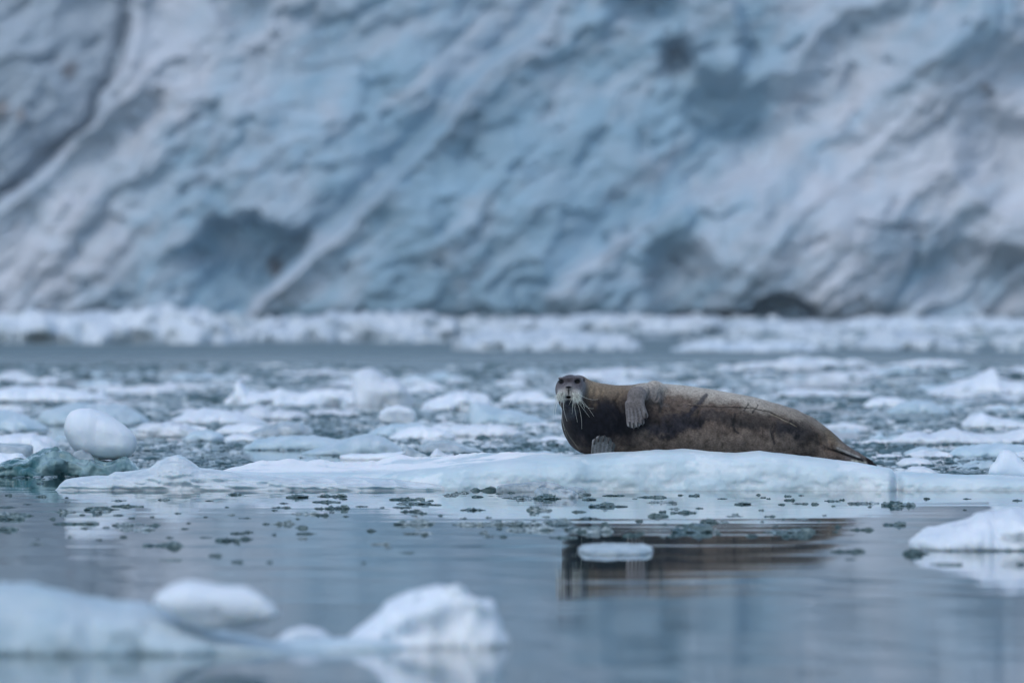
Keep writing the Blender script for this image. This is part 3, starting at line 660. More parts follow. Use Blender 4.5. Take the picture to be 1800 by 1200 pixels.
    for (wx_, wy_), (tx_, ty_, tf) in zip(W0, tips):
        cone(P(wx_, wy_, 0.34), P(tx_, ty_, tf), 0.0235, 0.0205, 0.008)
    # lower fore flipper, palm towards us
    cone(P(1062, 806, 0.20), P(1058, 795, 0.325), 0.05, 0.04, 0.02)
    cone(P(1058, 806, 0.335), P(1058, 786, 0.34), 0.088, 0.072, 0.015, flat=0.35)
    W1 = [(1045, 800), (1050, 798), (1056, 797), (1062, 797), (1068, 799)]
    tips2 = [(1044, 774, 0.335), (1051, 769, 0.34), (1060, 768.5, 0.342), (1068.5, 772, 0.34), (1075.5, 781, 0.335)]
    for (wx_, wy_), (tx_, ty_, tf) in zip(W1, tips2):
        cone(P(wx_, wy_, 0.335), P(tx_, ty_, tf), 0.023, 0.0215, 0.011)
    # hind flippers
    cone(P(1440, 796, 0.06), P(1472, 801, 0.12), 0.058, 0.048, 0.012)
    cone(P(1472, 801, 0.12), P(1504, 808, 0.15), 0.046, 0.032, 0.006)
    cone(P(1504, 808, 0.15), P(1521, 813, 0.16), 0.032, 0.014, 0.006)
    cone(P(1450, 772, 0.03), P(1472, 784, 0.12), 0.070, 0.034, 0.015)
    cone(P(1470, 783, 0.15), P(1492, 793, 0.18), 0.034, 0.028, 0.004)
    cone(P(1492, 793, 0.18), P(1511, 803, 0.19), 0.028, 0.011, 0.004)
    cone(P(1478, 782, 0.02), P(1508, 799, 0.02), 0.026, 0.014, 0.006)
    cone(P(1505, 798, 0.03), P(1532, 813, 0.04), 0.020, 0.014, 0.006)
    cone(P(1526, 813, 0.05), P(1539, 818, 0.06), 0.018, 0.010, 0.006)
    # skin creases over rump and flank
    def crease(pts, r=0.006, k=0.014, f0=None):
        for (a0, b0), (a1, b1) in zip(pts[:-1], pts[1:]):
            def sy(px_, py_):
                i = int((sx_(px_) - gx[0]) / h); kz = int((sz_(py_) - gz[0]) / h); col = Fd[i, :, kz]; ii = np.argmax(col < 0)
                return gy[ii] if col[ii] < 0 else None
            y0, y1 = sy(a0, b0), sy(a1, b1)
            if y0 is None or y1 is None: continue
            cone(np.array([sx_(a0), y0, sz_(b0)]), np.array([sx_(a1), y1, sz_(b1)]), r, r, k, 'd')
    crease([(1425, 752), (1436, 765), (1441, 780), (1450, 788), (1462, 790)], 0.008, 0.02)
    crease([(1462, 790), (1480, 796), (1500, 803)], 0.005, 0.01)
    crease([(1360, 745), (1355, 758), (1357, 772)], 0.006, 0.018)
    crease([(1215, 712), (1250, 714), (1300, 716), (1340, 722), (1375, 735), (1398, 748)], 0.004, 0.014)
    crease([(1048, 684), (1044, 700), (1043, 716)], 0.005, 0.02); crease([(1037, 683), (1034, 698), (1034, 712)], 0.005, 0.016)
    crease([(1058, 686), (1054, 700), (1054, 712)], 0.004, 0.016)
    crease([(1240, 700), (1228, 722), (1222, 740), (1230, 752)], 0.004, 0.014)
    crease([(1160, 690), (1164, 705), (1160, 722)], 0.006, 0.018); crease([(1170, 692), (1172, 706)], 0.004, 0.014)
    crease([(1140, 676), (1142, 688), (1136, 700)], 0.005, 0.010); crease([(1150, 680), (1158, 690), (1152, 704)], 0.005, 0.012)
    crease([(1090, 690), (1082, 705), (1090, 722)], 0.006, 0.02)
    Fd[:] += 0.0028 * fbm(GX[::1] * 9, GY * 9, GZ * 9, seed=91, oct=2).astype(np.float32)
    # surface nets
    sgn = Fd < 0
    nx, ny, nz = Fd.shape
    occ = np.zeros((nx - 1, ny - 1, nz - 1), np.int8)
    for i in (0, 1):
        for j in (0, 1):
            for k in (0, 1): occ += sgn[i:nx - 1 + i, j:ny - 1 + j, k:nz - 1 + k]
    act = (occ > 0) & (occ < 8)
    ci = np.argwhere(act); vid = np.full(act.shape, -1, np.int64); vid[act] = np.arange(len(ci))
    pos = np.zeros((len(ci), 3)); cnt = np.zeros(len(ci))
    cor = [(i, j, k) for i in (0, 1) for j in (0, 1) for k in (0, 1)]
    for c0 in cor:
        for ax in range(3):
            if c0[ax] == 1: continue
            c1 = list(c0); c1[ax] = 1
            f0 = Fd[ci[:, 0] + c0[0], ci[:, 1] + c0[1], ci[:, 2] + c0[2]]; f1 = Fd[ci[:, 0] + c1[0], ci[:, 1] + c1[1], ci[:, 2] + c1[2]]
            m = (f0 < 0) != (f1 < 0); t = np.where(m, f0 / np.where(f0 == f1, 1, f0 - f1), 0)
            pp = np.array(c0, float)[None] + np.zeros((len(ci), 3)); pp[:, ax] += t
            pos[m] += pp[m]; cnt[m] += 1
    V = (ci + pos / cnt[:, None]) * h + np.array([gx[0], gy[0], gz[0]])
    faces = []
    for ax in range(3):
        sl0 = [slice(None)] * 3; sl1 = [slice(None)] * 3; sl0[ax] = slice(0, -1); sl1[ax] = slice(1, None)
        ch = sgn[tuple(sl0)] != sgn[tuple(sl1)]
        e = np.argwhere(ch); b1, b2 = [(1, 2), (2, 0), (0, 1)][ax]
        ok = (e[:, b1] > 0) & (e[:, b2] > 0) & (e[:, b1] < act.shape[b1]) & (e[:, b2] < act.shape[b2]); e = e[ok]
        def vv(o1, o2):
            q = e.copy(); q[:, b1] -= o1; q[:, b2] -= o2; return vid[q[:, 0], q[:, 1], q[:, 2]]
        quad = np.stack([vv(1, 1), vv(0, 1), vv(0, 0), vv(1, 0)], -1)
        flip = ~sgn[e[:, 0], e[:, 1], e[:, 2]]
        quad[flip] = quad[flip][:, ::-1]
        faces.append(quad)
    faces = np.vstack(faces); faces = faces[(faces >= 0).all(1)]
    # drop the hidden bits that are not attached? keep all; one light smoothing
    for it in range(2):
        acc = np.zeros_like(V); c = np.zeros(len(V))
        for a_, b_ in ((0, 1), (1, 2), (2, 3), (3, 0)):
            for p_, q_ in ((a_, b_), (b_, a_)):
                np.add.at(acc, faces[:, p_], V[faces[:, q_]]); np.add.at(c, faces[:, p_], 1)
        V = V * 0.55 + acc / c[:, None] * 0.45
    # ---------------- coat colour from place on the body, top light and shade painted in
    n3 = np.zeros_like(V)
    fn = np.cross(V[faces[:, 2]] - V[faces[:, 0]], V[faces[:, 3]] - V[faces[:, 1]])
    for k in range(4): np.add.at(n3, faces[:, k], fn)
    n3 /= np.linalg.norm(n3, axis=1)[:, None] + 1e-9
    px = 900 + V[:, 0] * PM; py = HZ + (CH - V[:, 2]) * PM; f = -V[:, 1]
    q1 = fbm(V[:, 0] * 11, V[:, 1] * 11, V[:, 2] * 11, seed=95, oct=4); q2 = fbm(V[:, 0] * 60, V[:, 1] * 60, V[:, 2] * 30, seed=96, oct=3)
    q3 = fbm(V[:, 0] * 26, V[:, 1] * 26, V[:, 2] * 26, seed=97, oct=4)
    jx = px + 10 * q1 + 5 * q3; jy = py + 9 * q1 + 5 * q3
    brown = np.array([0.165, 0.126, 0.103]); c = np.tile(brown, (len(V), 1))
    def mix(col, k):
        nonlocal c
        k = np.clip(k, 0, 1)[:, None]; c = c * (1 - k) + np.array(col) * k
    topl = np.interp(px, tx, tt)
    mix((0.78, 0.71, 0.61), (1 - sstep(2, 30, jy - topl)) * sstep(1090, 1140, px) * (1 - 0.65 * sstep(1290, 1440, px)))  # beige back, its top highlight painted in
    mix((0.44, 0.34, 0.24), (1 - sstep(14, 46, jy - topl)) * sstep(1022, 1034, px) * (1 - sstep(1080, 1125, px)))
    mix((0.17, 0.135, 0.09), 0.7 * blob(px, py, 1468, 762, 22, 18, 0, 0.6) * (f > -0.2))
    mix((0.010, 0.011, 0.016), 0.97 * blob(jx, jy, 1040, 748, 64, 46, 25, 0.7))  # wet chest fur, darkened further by painted shade
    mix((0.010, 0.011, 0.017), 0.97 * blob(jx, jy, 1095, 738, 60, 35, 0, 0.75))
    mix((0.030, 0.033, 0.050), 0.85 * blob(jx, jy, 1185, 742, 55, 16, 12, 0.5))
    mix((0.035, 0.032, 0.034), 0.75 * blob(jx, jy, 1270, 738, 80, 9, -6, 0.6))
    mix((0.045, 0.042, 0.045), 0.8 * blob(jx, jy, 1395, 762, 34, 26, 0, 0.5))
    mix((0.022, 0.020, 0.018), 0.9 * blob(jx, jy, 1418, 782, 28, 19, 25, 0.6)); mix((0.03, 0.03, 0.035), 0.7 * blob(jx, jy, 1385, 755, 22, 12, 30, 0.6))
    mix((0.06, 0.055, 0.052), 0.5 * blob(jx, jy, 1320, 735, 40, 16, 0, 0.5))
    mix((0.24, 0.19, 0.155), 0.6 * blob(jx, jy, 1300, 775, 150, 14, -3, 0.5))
    # marks: wet streaks and scars, plus shade painted along the creases
    def line(pts, wdt, col, k):
        d_ = np.abs(seg_side(px + 1.5 * q1, py + 1.5 * q1, pts)); mix(col, k * (1 - sstep(wdt * 0.5, wdt * 1.4, d_)) * (f > 0))
    line([(1240, 693), (1222, 712), (1208, 728)], 3.5, (0.05, 0.052, 0.07), 0.8)
    line([(1210, 711), (1260, 714), (1320, 715), (1350, 722), (1380, 738)], 0.9, (0.03, 0.026, 0.026), 0.85)
    line([(1210, 709.3), (1260, 712.3), (1300, 713.3)], 0.8, (0.36, 0.28, 0.23), 0.6)
    line([(1352, 726), (1375, 737), (1398, 748)], 0.7, (0.42, 0.36, 0.26), 0.8)
    line([(1290, 726), (1286, 745), (1290, 756), (1296, 760)], 2.0, (0.02, 0.02, 0.022), 0.8)
    line([(1313, 708), (1305, 720)], 1.2, (0.04, 0.04, 0.045), 0.8); line([(1330, 710), (1320, 724)], 1.2, (0.04, 0.04, 0.045), 0.7)
    line([(1363, 748), (1356, 762), (1360, 778)], 2.4, (0.015, 0.015, 0.018), 0.8)
    line([(1160, 690), (1164, 705), (1158, 722)], 2.2, (0.05, 0.048, 0.05), 0.7)
    line([(1000, 780), (992, 752), (984, 728)], 1.0, (0.25, 0.22, 0.17), 0.55); line([(1020, 792), (1002, 768), (990, 745)], 0.8, (0.25, 0.22, 0.17), 0.5)
    # speckles
    mix((0.05, 0.045, 0.043), 0.45 * sstep(0.35, 0.8, q2) * sstep(1060, 1100, px))
    # head
    headm = blob(jx * .3 + px * .7, py, 1001, 681, 29, 27, 0, 0.22) * (f > 0.16)
    mix((0.29, 0.27, 0.285), headm * 0.92)
    mix((0.085, 0.080, 0.100), headm * 0.7 * blob(px, py, 1000, 664, 17, 9, 0, 0.5))
    mix((0.40, 0.40, 0.42), 0.7 * headm * blob(px, py, 1013, 659.5, 8, 1.8, -12, .5)); mix((0.40, 0.40, 0.42), 0.6 * headm * blob(px, py, 984, 662.0, 6, 1.6, 25, .5))  # painted brow highlights
    mix((0.78, 0.78, 0.73), (f > 0.36) * 0.85 * np.maximum(blob(px, py, 987, 695, 14, 12, 0, 0.35), blob(px, py, 1011, 695, 15, 12, 0, 0.35)))
    mix((0.42, 0.40, 0.38), (f > 0.34) * 0.6 * blob(px, py, 999, 684, 16, 9, 0, 0.6)); mix((0.34, 0.34, 0.36), 0.6 * headm * sstep(1020, 1026, px) * (1 - sstep(1027, 1031, px))); mix((0.12, 0.11, 0.13), headm * 0.6 * np.maximum(blob(px, py, 985.5, 672, 9, 8, 0, .5), blob(px, py, 1015, 672, 10, 9, 0, .5)))
    for k_ in range(5): mix((0.12, 0.11, 0.11), (f > 0.36) * 0.5 * (1 - sstep(0.4, 1.1, np.abs(((py - 0.35 * np.abs(px - 998.5)) - 681 - 3.4 * k_)))) * blob(px, py, 999, 694, 20, 9, 0, .3) * (np.abs(px - 998.5) > 4))
    mix((0.05, 0.04, 0.04), (f > 0.3) * 0.8 * blob(px, py, 999, 667, 8, 3.5, 0, 0.8))
    mix((0.010, 0.010, 0.012), (f > 0.25) * np.maximum(blob(px, py, 985.5, 669.5, 5.0, 4.2, 0, 0.25), blob(px, py, 1014, 669, 5.4, 4.4, 0, 0.25)))
    mix((0.008, 0.008, 0.01), (f > 0.38) * np.maximum(blob(px, py, 998.5, 679, 5.4, 2.1, 0, 0.3), blob(px, py, 998.6, 686, 1.3, 7, 0, 0.3)))
    mix((0.006, 0.005, 0.006), (f > 0.3) * blob(px, py, 998.4, 696.5, 4.6, 2.4, 0, 0.3))
    mix((0.035, 0.038, 0.050), (f > 0.2) * 0.95 * blob(px, py, 999.5, 708, 10, 8, 0, 0.4))  # shade below the mouth painted onto the chin
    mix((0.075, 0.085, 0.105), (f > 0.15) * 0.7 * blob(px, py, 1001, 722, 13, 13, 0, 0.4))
    mix((0.02, 0.02, 0.025), (f > 0.1) * 0.9 * blob(px, py, 1026, 667, 1.8, 3.6, 0, 0.3))
    # flippers, with lit edges and fold shade painted into the colour
    grey = (0.20, 0.19, 0.21)
    def capd(a_, b_, ra, rb, flat=1.0):
        ab = b_ - a_; t_ = np.clip(((V - a_) @ ab) / (ab @ ab), 0, 1); dd = V - a_ - t_[:, None] * ab; dd[:, 1] /= flat
        return np.linalg.norm(dd, axis=1) - (ra + (rb - ra) * t_)
    dup_ = capd(P(1117, 695, 0.325), P(1113, 722, 0.345), 0.066, 0.060, 0.5)
    for (wx_, wy_), (tx_, ty_, tf) in zip(W0, tips): dup_ = np.minimum(dup_, capd(P(wx_, wy_, 0.34), P(tx_, ty_, tf), 0.024, 0.0205))
    dlo_ = capd(P(1058, 806, 0.335), P(1058, 786, 0.34), 0.088, 0.072, 0.4)
    for (wx_, wy_), (tx_, ty_, tf) in zip(W1, tips2): dlo_ = np.minimum(dlo_, capd(P(wx_, wy_, 0.335), P(tx_, ty_, tf), 0.023, 0.0215))
    up = 1 - sstep(0.004, 0.024, dup_); up *= 0.9; mix((0.30, 0.275, 0.275), up); mix((0.19, 0.17, 0.165), 0.6 * up * blob(jx, jy, 1112, 716, 14, 16, 0, .6)); mix((0.60, 0.59, 0.60), 0.75 * up * sstep(739, 745, py)); mix((0.36, 0.35, 0.37), 0.6 * up * (1 - sstep(0, 5, px - 1097)))
    mix((0.30, 0.28, 0.28), 0.7 * sstep(0.15, 0.22, f) * blob(jx, jy, 1146, 688, 20, 17, 0, 0.7))
    for (wx_, wy_), (tx_, ty_, tf) in zip(W0, tips):
        mix((0.36, 0.35, 0.37), 0.55 * up * (1 - sstep(0.8, 2.2, np.abs(seg_side(px, py, [(wx_ + .3 * (tx_ - wx_), wy_ + .3 * (ty_ - wy_)), (tx_, ty_)])))))
    for i_ in range(4): mix((0.08, 0.07, 0.07), 0.45 * up * (1 - sstep(0.4, 1.5, np.abs(seg_side(px, py, [((W0[i_][0] + W0[i_ + 1][0]) / 2 + .3 * (tips[i_][0] - W0[i_][0]), 717), ((tips[i_][0] + tips[i_ + 1][0]) / 2, (tips[i_][1] + tips[i_ + 1][1]) / 2 + 2)])))))
    lo_ = 1 - sstep(0.006, 0.014, dlo_); mix((0.13, 0.145, 0.15), lo_ * 0.9); mix((0.50, 0.50, 0.52), 0.6 * lo_ * (1 - sstep(1.2, 3.5, np.abs(seg_side(px, py, [(1036, 798), (1038, 782), (1044, 768), (1052, 763)])))))
    for (wx_, wy_), (tx_, ty_, tf) in zip(W1, tips2):
        mix((0.25, 0.27, 0.29), 0.6 * lo_ * (1 - sstep(1.0, 2.6, np.abs(seg_side(px, py, [(wx_, wy_), (tx_, ty_)])))))
    hind = sstep(1470, 1490, px); mix((0.16, 0.14, 0.14), hind * 0.7)
    mix((0.50, 0.48, 0.46), 0.8 * (1 - sstep(1.0, 3.0, np.abs(seg_side(px, py, [(1470, 786), (1508, 803)])))))
    mix((0.60, 0.58, 0.48), 0.85 * (1 - sstep(0.8, 2.6, np.abs(seg_side(px, py, [(1496, 808), (1522, 812)])))))
    mix((0.02, 0.018, 0.018), 0.85 * (1 - sstep(1.0, 2.6, np.abs(seg_side(px, py, [(1455, 788), (1472, 793), (1492, 800), (1514, 808)]))))); mix((0.03, 0.025, 0.025), sstep(1519, 1524, px))
    nzm = (1 - 0.75 * np.clip(np.maximum(up, lo_) + headm + 0.8 * (1 - sstep(4, 26, jy - topl)), 0, 1))[:, None]
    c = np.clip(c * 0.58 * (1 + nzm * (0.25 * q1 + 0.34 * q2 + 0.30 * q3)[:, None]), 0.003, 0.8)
    m, t, b = newmat('seal_coat')
    at = N(t, 'ShaderNodeAttribute'); at.attribute_name = 'Col'
    tc = N(t, 'ShaderNodeTexCoord'); mp = N(t, 'ShaderNodeMapping'); mp.inputs['Scale'].default_value = (70, 100, 110); t.links.new(tc.outputs['Object'], mp.inputs[0])
    nn = noise_node(t, 1.0, 4, 0.7, mp.outputs[0], 0.3)
    rr = N(t, 'ShaderNodeMapRange'); t.links.new(nn.outputs[0], rr.inputs[0]); rr.inputs[1].default_value = .3; rr.inputs[2].default_value = .7; rr.inputs[3].default_value = 0.6; rr.inputs[4].default_value = 1.4
    ml = N(t, 'ShaderNodeVectorMath', operation='SCALE'); t.links.new(at.outputs['Color'], ml.inputs[0]); t.links.new(rr.outputs[0], ml.inputs['Scale'])
    t.links.new(ml.outputs[0], b.inputs['Base Color'])
    b.inputs['Roughness'].default_value = 0.55; b.inputs['Specular IOR Level'].default_value = 0.06
    bump(t, b, nn.outputs[0], 0.6, 0.004)
    root = empty('seal', (sx_(1200), SD_, sz_(800)))
    tag(root, 'grey-brown bearded seal lying on the floe with raised head and long pale whiskers', 'seal')
    rl = np.array(root.location)
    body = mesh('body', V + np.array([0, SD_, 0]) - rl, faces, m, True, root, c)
    off = np.array([0, SD_, 0]) - rl
    # surface point towards the camera
    def surf(px_, py_):
        i = int((sx_(px_) - gx[0]) / h); k = int((sz_(py_) - gz[0]) / h); col = Fd[i, :, k]; ii = int(np.argmax(col < 0))
        return np.array([sx_(px_), gy[ii], sz_(py_)])
    # eyes
    me_, te_, be_ = newmat('seal_eye'); be_.inputs['Base Color'].default_value = (0.004, 0.003, 0.003, 1); be_.inputs['Roughness'].default_value = 0.12; be_.inputs['Specular IOR Level'].default_value = 0.25
    uu, vv_ = np.meshgrid(np.linspace(0, 2 * np.pi, 25)[:-1], np.linspace(0, np.pi, 14))
    sp = np.stack([np.sin(vv_) * np.cos(uu), np.sin(vv_) * np.sin(uu), np.cos(vv_)], -1)
    idx = np.arange(14 * 24).reshape(14, 24); ix2 = np.roll(idx, -1, 1)
    sf = np.stack([idx[:-1], idx[1:], ix2[1:], ix2[:-1]], -1).reshape(-1, 4)
    for ex in (985.5, 1014):
        s0 = surf(ex, 670); s0[1] += 0.007
        mesh('eye', sp.reshape(-1, 3) * np.array([0.0165, 0.016, 0.0145]) + s0 + off, sf, me_, True, root)
    # tubes
    def tube(paths, r0, r1, name, mat, ns=5):
        vs, fs = [], []
        for p in paths:
            p = np.array(p); n = len(p); tg = np.gradient(p, axis=0); tg /= np.linalg.norm(tg, axis=1)[:, None] + 1e-9
            s_ = np.cross(tg, np.array([0.3, 0.8, 0.5])); s_ /= np.linalg.norm(s_, axis=1)[:, None]; t_ = np.cross(tg, s_)
            rr_ = np.linspace(r0, r1, n); b0 = sum(len(a) for a in vs)
            ring = np.array([p + (s_ * math.cos(a_) + t_ * math.sin(a_)) * rr_[:, None] for a_ in np.linspace(0, 2 * np.pi, ns, endpoint=False)]).transpose(1, 0, 2)
            vs.append(ring.reshape(-1, 3))
            ii = b0 + np.arange(n * ns).reshape(n, ns); i2 = np.roll(ii, -1, 1)
            fs.append(np.stack([ii[:-1], i2[:-1], i2[1:], ii[1:]], -1).reshape(-1, 4))
        return mesh(name, np.vstack(vs) + off, np.vstack(fs), mat, True, root)
    mw, tw_, bw = newmat('whisker'); bw.inputs['Base Color'].default_value = (0.70, 0.72, 0.65, 1); bw.inputs['Roughness'].default_value = 0.35
    g2 = np.random.default_rng(5)
    paths = []
    for side in (-1, 1):
        for k in range(80):
            a_, b_ = g2.random(), g2.random()
            x0 = 998.5 + side * (6.0 + 13 * a_); y0 = 686 + 14 * b_ + 2.0 * a_
            s0 = surf(x0, y0)
            if s0[1] > -0.25: continue
            ln = (3 + 10 * g2.random() ** 1.6) * (1.0 if side > 0 else 0.95)
            if g2.random() < 0.13: ln *= 1.7
            dx = side * (0.15 + 0.7 * a_ + 0.25 * g2.normal()); dy = 0.75 + 0.3 * g2.normal()
            pts = []; curl = 0.5 * g2.normal()
            for tt_ in np.linspace(0, 1, 9):
                ox = ln * tt_ * dx * (1 - 0.3 * tt_) + curl * side * 3 * tt_ ** 3; oy = ln * (tt_ * dy * 0.7 + 0.45 * tt_ ** 2 * (1 - 0.7 * max(curl, 0) * tt_))
                pts.append([s0[0] + ox / PM, s0[1] - 0.035 * math.sin(tt_ * 2.2), s0[2] - oy / PM])
            paths.append(pts)
    # the long single ones
    for (x0, y0), pl in [((984, 690), [(965, 698), (950, 706), (942, 712)]), ((983, 692), [(970, 700), (960, 710), (953, 718)]), ((982, 695), [(974, 704), (971, 720), (972, 738)]), ((985, 697), [(977, 705), (976, 718), (976, 730)]),
                         ((1014, 690), [(1030, 700), (1040, 702), (1050, 700)]), ((1013, 692), [(1024, 703), (1034, 716), (1043, 730)]), ((1013, 695), [(1024, 708), (1031, 718), (1043, 716)]), ((1010, 698), [(1022, 714), (1030, 724), (1035, 731)]),
                         ((1006, 700), [(1010, 720), (1013, 735), (1014, 740)]), ((1011, 700), [(1021, 720), (1022, 740), (1021.5, 752)]), ((990, 700), [(988, 715), (992, 728), (996, 738)]), ((985, 699), [(984, 712), (987, 735), (992, 755)]),
                         ((1008, 698), [(1003, 712), (1007, 723), (1004, 726)])]:
        s0 = surf(x0, y0); P4 = [np.array([s0[0], s0[1], s0[2]])] + [np.array([sx_(a), min(s0[1], -0.40) + 0.02 * i_, sz_(b)]) for i_, (a, b) in enumerate(pl)]
        pts = []
        for tt_ in np.linspace(0, 1, 12):
            u_ = 1 - tt_; pts.append(u_ ** 3 * P4[0] + 3 * u_ * u_ * tt_ * P4[1] + 3 * u_ * tt_ * tt_ * P4[2] + tt_ ** 3 * P4[3])
        paths.append(pts)
    tube(paths, 0.0010, 0.0005, 'whiskers', mw)
    mc, tc_, bc = newmat('claw'); bc.inputs['Base Color'].default_value = (0.02, 0.018, 0.018, 1); bc.inputs['Roughness'].default_value = 0.3
    for (tx_, ty_, tf) in tips:
        p0 = P(tx_ + 0.2, ty_ - 4.0, tf + 0.017); p1 = P(tx_ + 0.6, ty_ + 1.0, tf + 0.026); p2 = P(tx_ + 1.4, ty_ + 6.5, tf + 0.017)
        tube([[p0, (p0 + p1) / 2, p1, (p1 + p2) / 2, p2]], 0.0080, 0.003, 'claw', mc, 7)
    for (tx_, ty_, tf) in tips2:
        p0 = P(tx_ - 0.8, ty_ + 5.0, tf + 0.018); p1 = P(tx_, ty_, tf + 0.025); p2 = P(tx_ + 1.8, ty_ - 6, tf + 0.013)
        tube([[p0, (p0 + p1) / 2, p1, (p1 + p2) / 2, p2]], 0.0080, 0.003, 'claw', mc, 7)
build_seal()

# ------------------------------------------------------------------ drift ice: repeats
def unit_lump(seed, n=14, m=10, flat=0.5, rough=0.25, fac=True):
    """one rough closed chunk of unit size, base at z=0"""
    u, v = np.meshgrid(np.linspace(0, 2 * np.pi, n + 1)[:-1], np.linspace(0, np.pi, m))
    P = np.stack([np.sin(v) * np.cos(u), np.sin(v) * np.sin(u), np.cos(v)], -1)
    rr = 1 + rough * fbm(P[..., 0] * 1.4 + seed, P[..., 1] * 1.4, P[..., 2] * 1.4, seed=seed, oct=3)
    P = P * rr[..., None]; P[..., 2] *= flat
    idx = np.arange(n * m).reshape(m, n); ix2 = np.roll(idx, -1, 1)
    f = np.stack([idx[:-1], idx[1:], ix2[1:], ix2[:-1]], -1).reshape(-1, 4)
    return P.reshape(-1, 3), f
def copy_of(o, loc, rz, s):
    c = o.copy(); COL.objects.link(c); c.location = loc; c.rotation_euler = (0, 0, rz); c.scale = s
    return c
def scatter_mesh(name, P, size, hgt, mat, seed, cols=None, n=9, m=6, smooth=True, rough=0.45):
    """many small rough chunks merged in one mesh: P (k,2) positions"""
    g = np.random.default_rng(seed); k = len(P)
    protos = [unit_lump(seed + i, n, m, 1.0, rough) for i in range(8)]
    V, Fc, C = [], [], []; base = 0
    which = g.integers(0, 8, k)
    for w_ in range(8):
        sel = np.where(which == w_)[0]; pv, pf = protos[w_]
        a = g.random(len(sel)) * 2 * np.pi; ca, sa = np.cos(a)[:, None], np.sin(a)[:, None]
        asp = 0.6 + 0.7 * g.random(len(sel)); s = size[sel]
        x = pv[None, :, 0] * s[:, None] * asp[:, None]; y = pv[None, :, 1] * s[:, None]
        z = pv[None, :, 2] * hgt[sel][:, None]
        vx = x * ca - y * sa + P[sel, 0][:, None]; vy = x * sa + y * ca + P[sel, 1][:, None]
        V.append(np.stack([vx, vy, z], -1).reshape(-1, 3))
        Fc.append((pf[None] + (np.arange(len(sel)) * len(pv))[:, None, None] + base).reshape(-1, 4)); base += len(sel) * len(pv)
        if cols is not None: C.append(np.repeat(cols[sel], len(pv), 0))
    return mesh(name, np.vstack(V), np.vstack(Fc), mat, smooth, color=np.vstack(C) if cols is not None else None)

def vc_mat(name, rough, bdist=0.01, bscale=30):
    m, t, b = newmat(name)
    at = N(t, 'ShaderNodeAttribute'); at.attribute_name = 'Col'; t.links.new(at.outputs['Color'], b.inputs['Base Color'])
    b.inputs['Roughness'].default_value = rough; b.inputs['IOR'].default_value = 1.31
    tc = N(t, 'ShaderNodeTexCoord'); n = noise_node(t, bscale, 4, 0.65, tc.outputs['Object']); bump(t, b, n.outputs[0], 0.6, bdist)
    return m
M_brash = vc_mat('brash_ice', 0.25)

def rand_px(n, y0, y1, x0=-120, x1=1920, pw=1.0):
    """points spread evenly in the picture rows y0..y1, as ground positions"""
    py = y0 + (y1 - y0) * rng.random(n) ** pw; px = x0 + (x1 - x0) * rng.random(n)
    D = DW(py); return px, py, np.stack([(px - 900) / F * D, D], -1)

def brash_colors(n, px, py, whiteness=0.5):
    t = np.clip(whiteness + 0.35 * fbm(px / 120, py / 14, seed=141, oct=3) + 0.28 * rng.standard_normal(n), 0, 1)[:, None]
    dark = np.array([0.06, 0.115, 0.13]); mid = np.array([0.34, 0.43, 0.48]); white = np.array([0.72, 0.78, 0.82])
    return np.where(t < 0.5, dark + (mid - dark) * t * 2, mid + (white - mid) * (t - 0.5) * 2)

# dense brash behind the floe
px, py, P = rand_px(72000, 642, 850, -900, 2700)
dens = fbm(px / 160, py / 16, seed=131, oct=3)
keep = (dens + 0.55 * rng.random(len(px)) > -0.15)
keep &= ~((py > 838) & (px > 90) & (px < 2250))
px, py, P = px[keep], py[keep], P[keep]
Dd = P[:, 1]
sz = (0.009 + 0.05 * rng.random(len(px)) ** 4) * (Dd / 60) ** 1.2
o = scatter_mesh('brash_ice', P, sz, sz * (0.16 + 0.26 * rng.random(len(px))), M_brash, 300, brash_colors(len(px), px, py, 0.38 - 0.20 * sstep(745, 800, py)), 9, 6, False, 0.6)
tag(o, 'countless small bits of grey and white brash ice crowding the water behind the seal', 'brash ice', kind='stuff')
# far brash under the glacier
px, py, P = rand_px(15000, 552, 618, -900, 2700)
dens = fbm(px / 200, py / 9, seed=133, oct=3); keep = dens + 0.6 * rng.random(len(px)) > 0.1
keep &= ~((px < 1300) & (py > 597 + 6 * np.sin(px / 90)))
px, py, P = px[keep], py[keep], P[keep]; Dd = P[:, 1]
sz = (0.10 + 0.25 * rng.random(len(px)) ** 3) * (Dd / 250) ** 0.8
o = scatter_mesh('brash_ice', P, sz, sz * (0.35 + 0.3 * rng.random(len(px))), M_brash, 400, brash_colors(len(px), px, py, 0.78), 8, 5)
tag(o, 'countless far bits of white brash ice along the foot of the glacier', 'brash ice', kind='stuff')

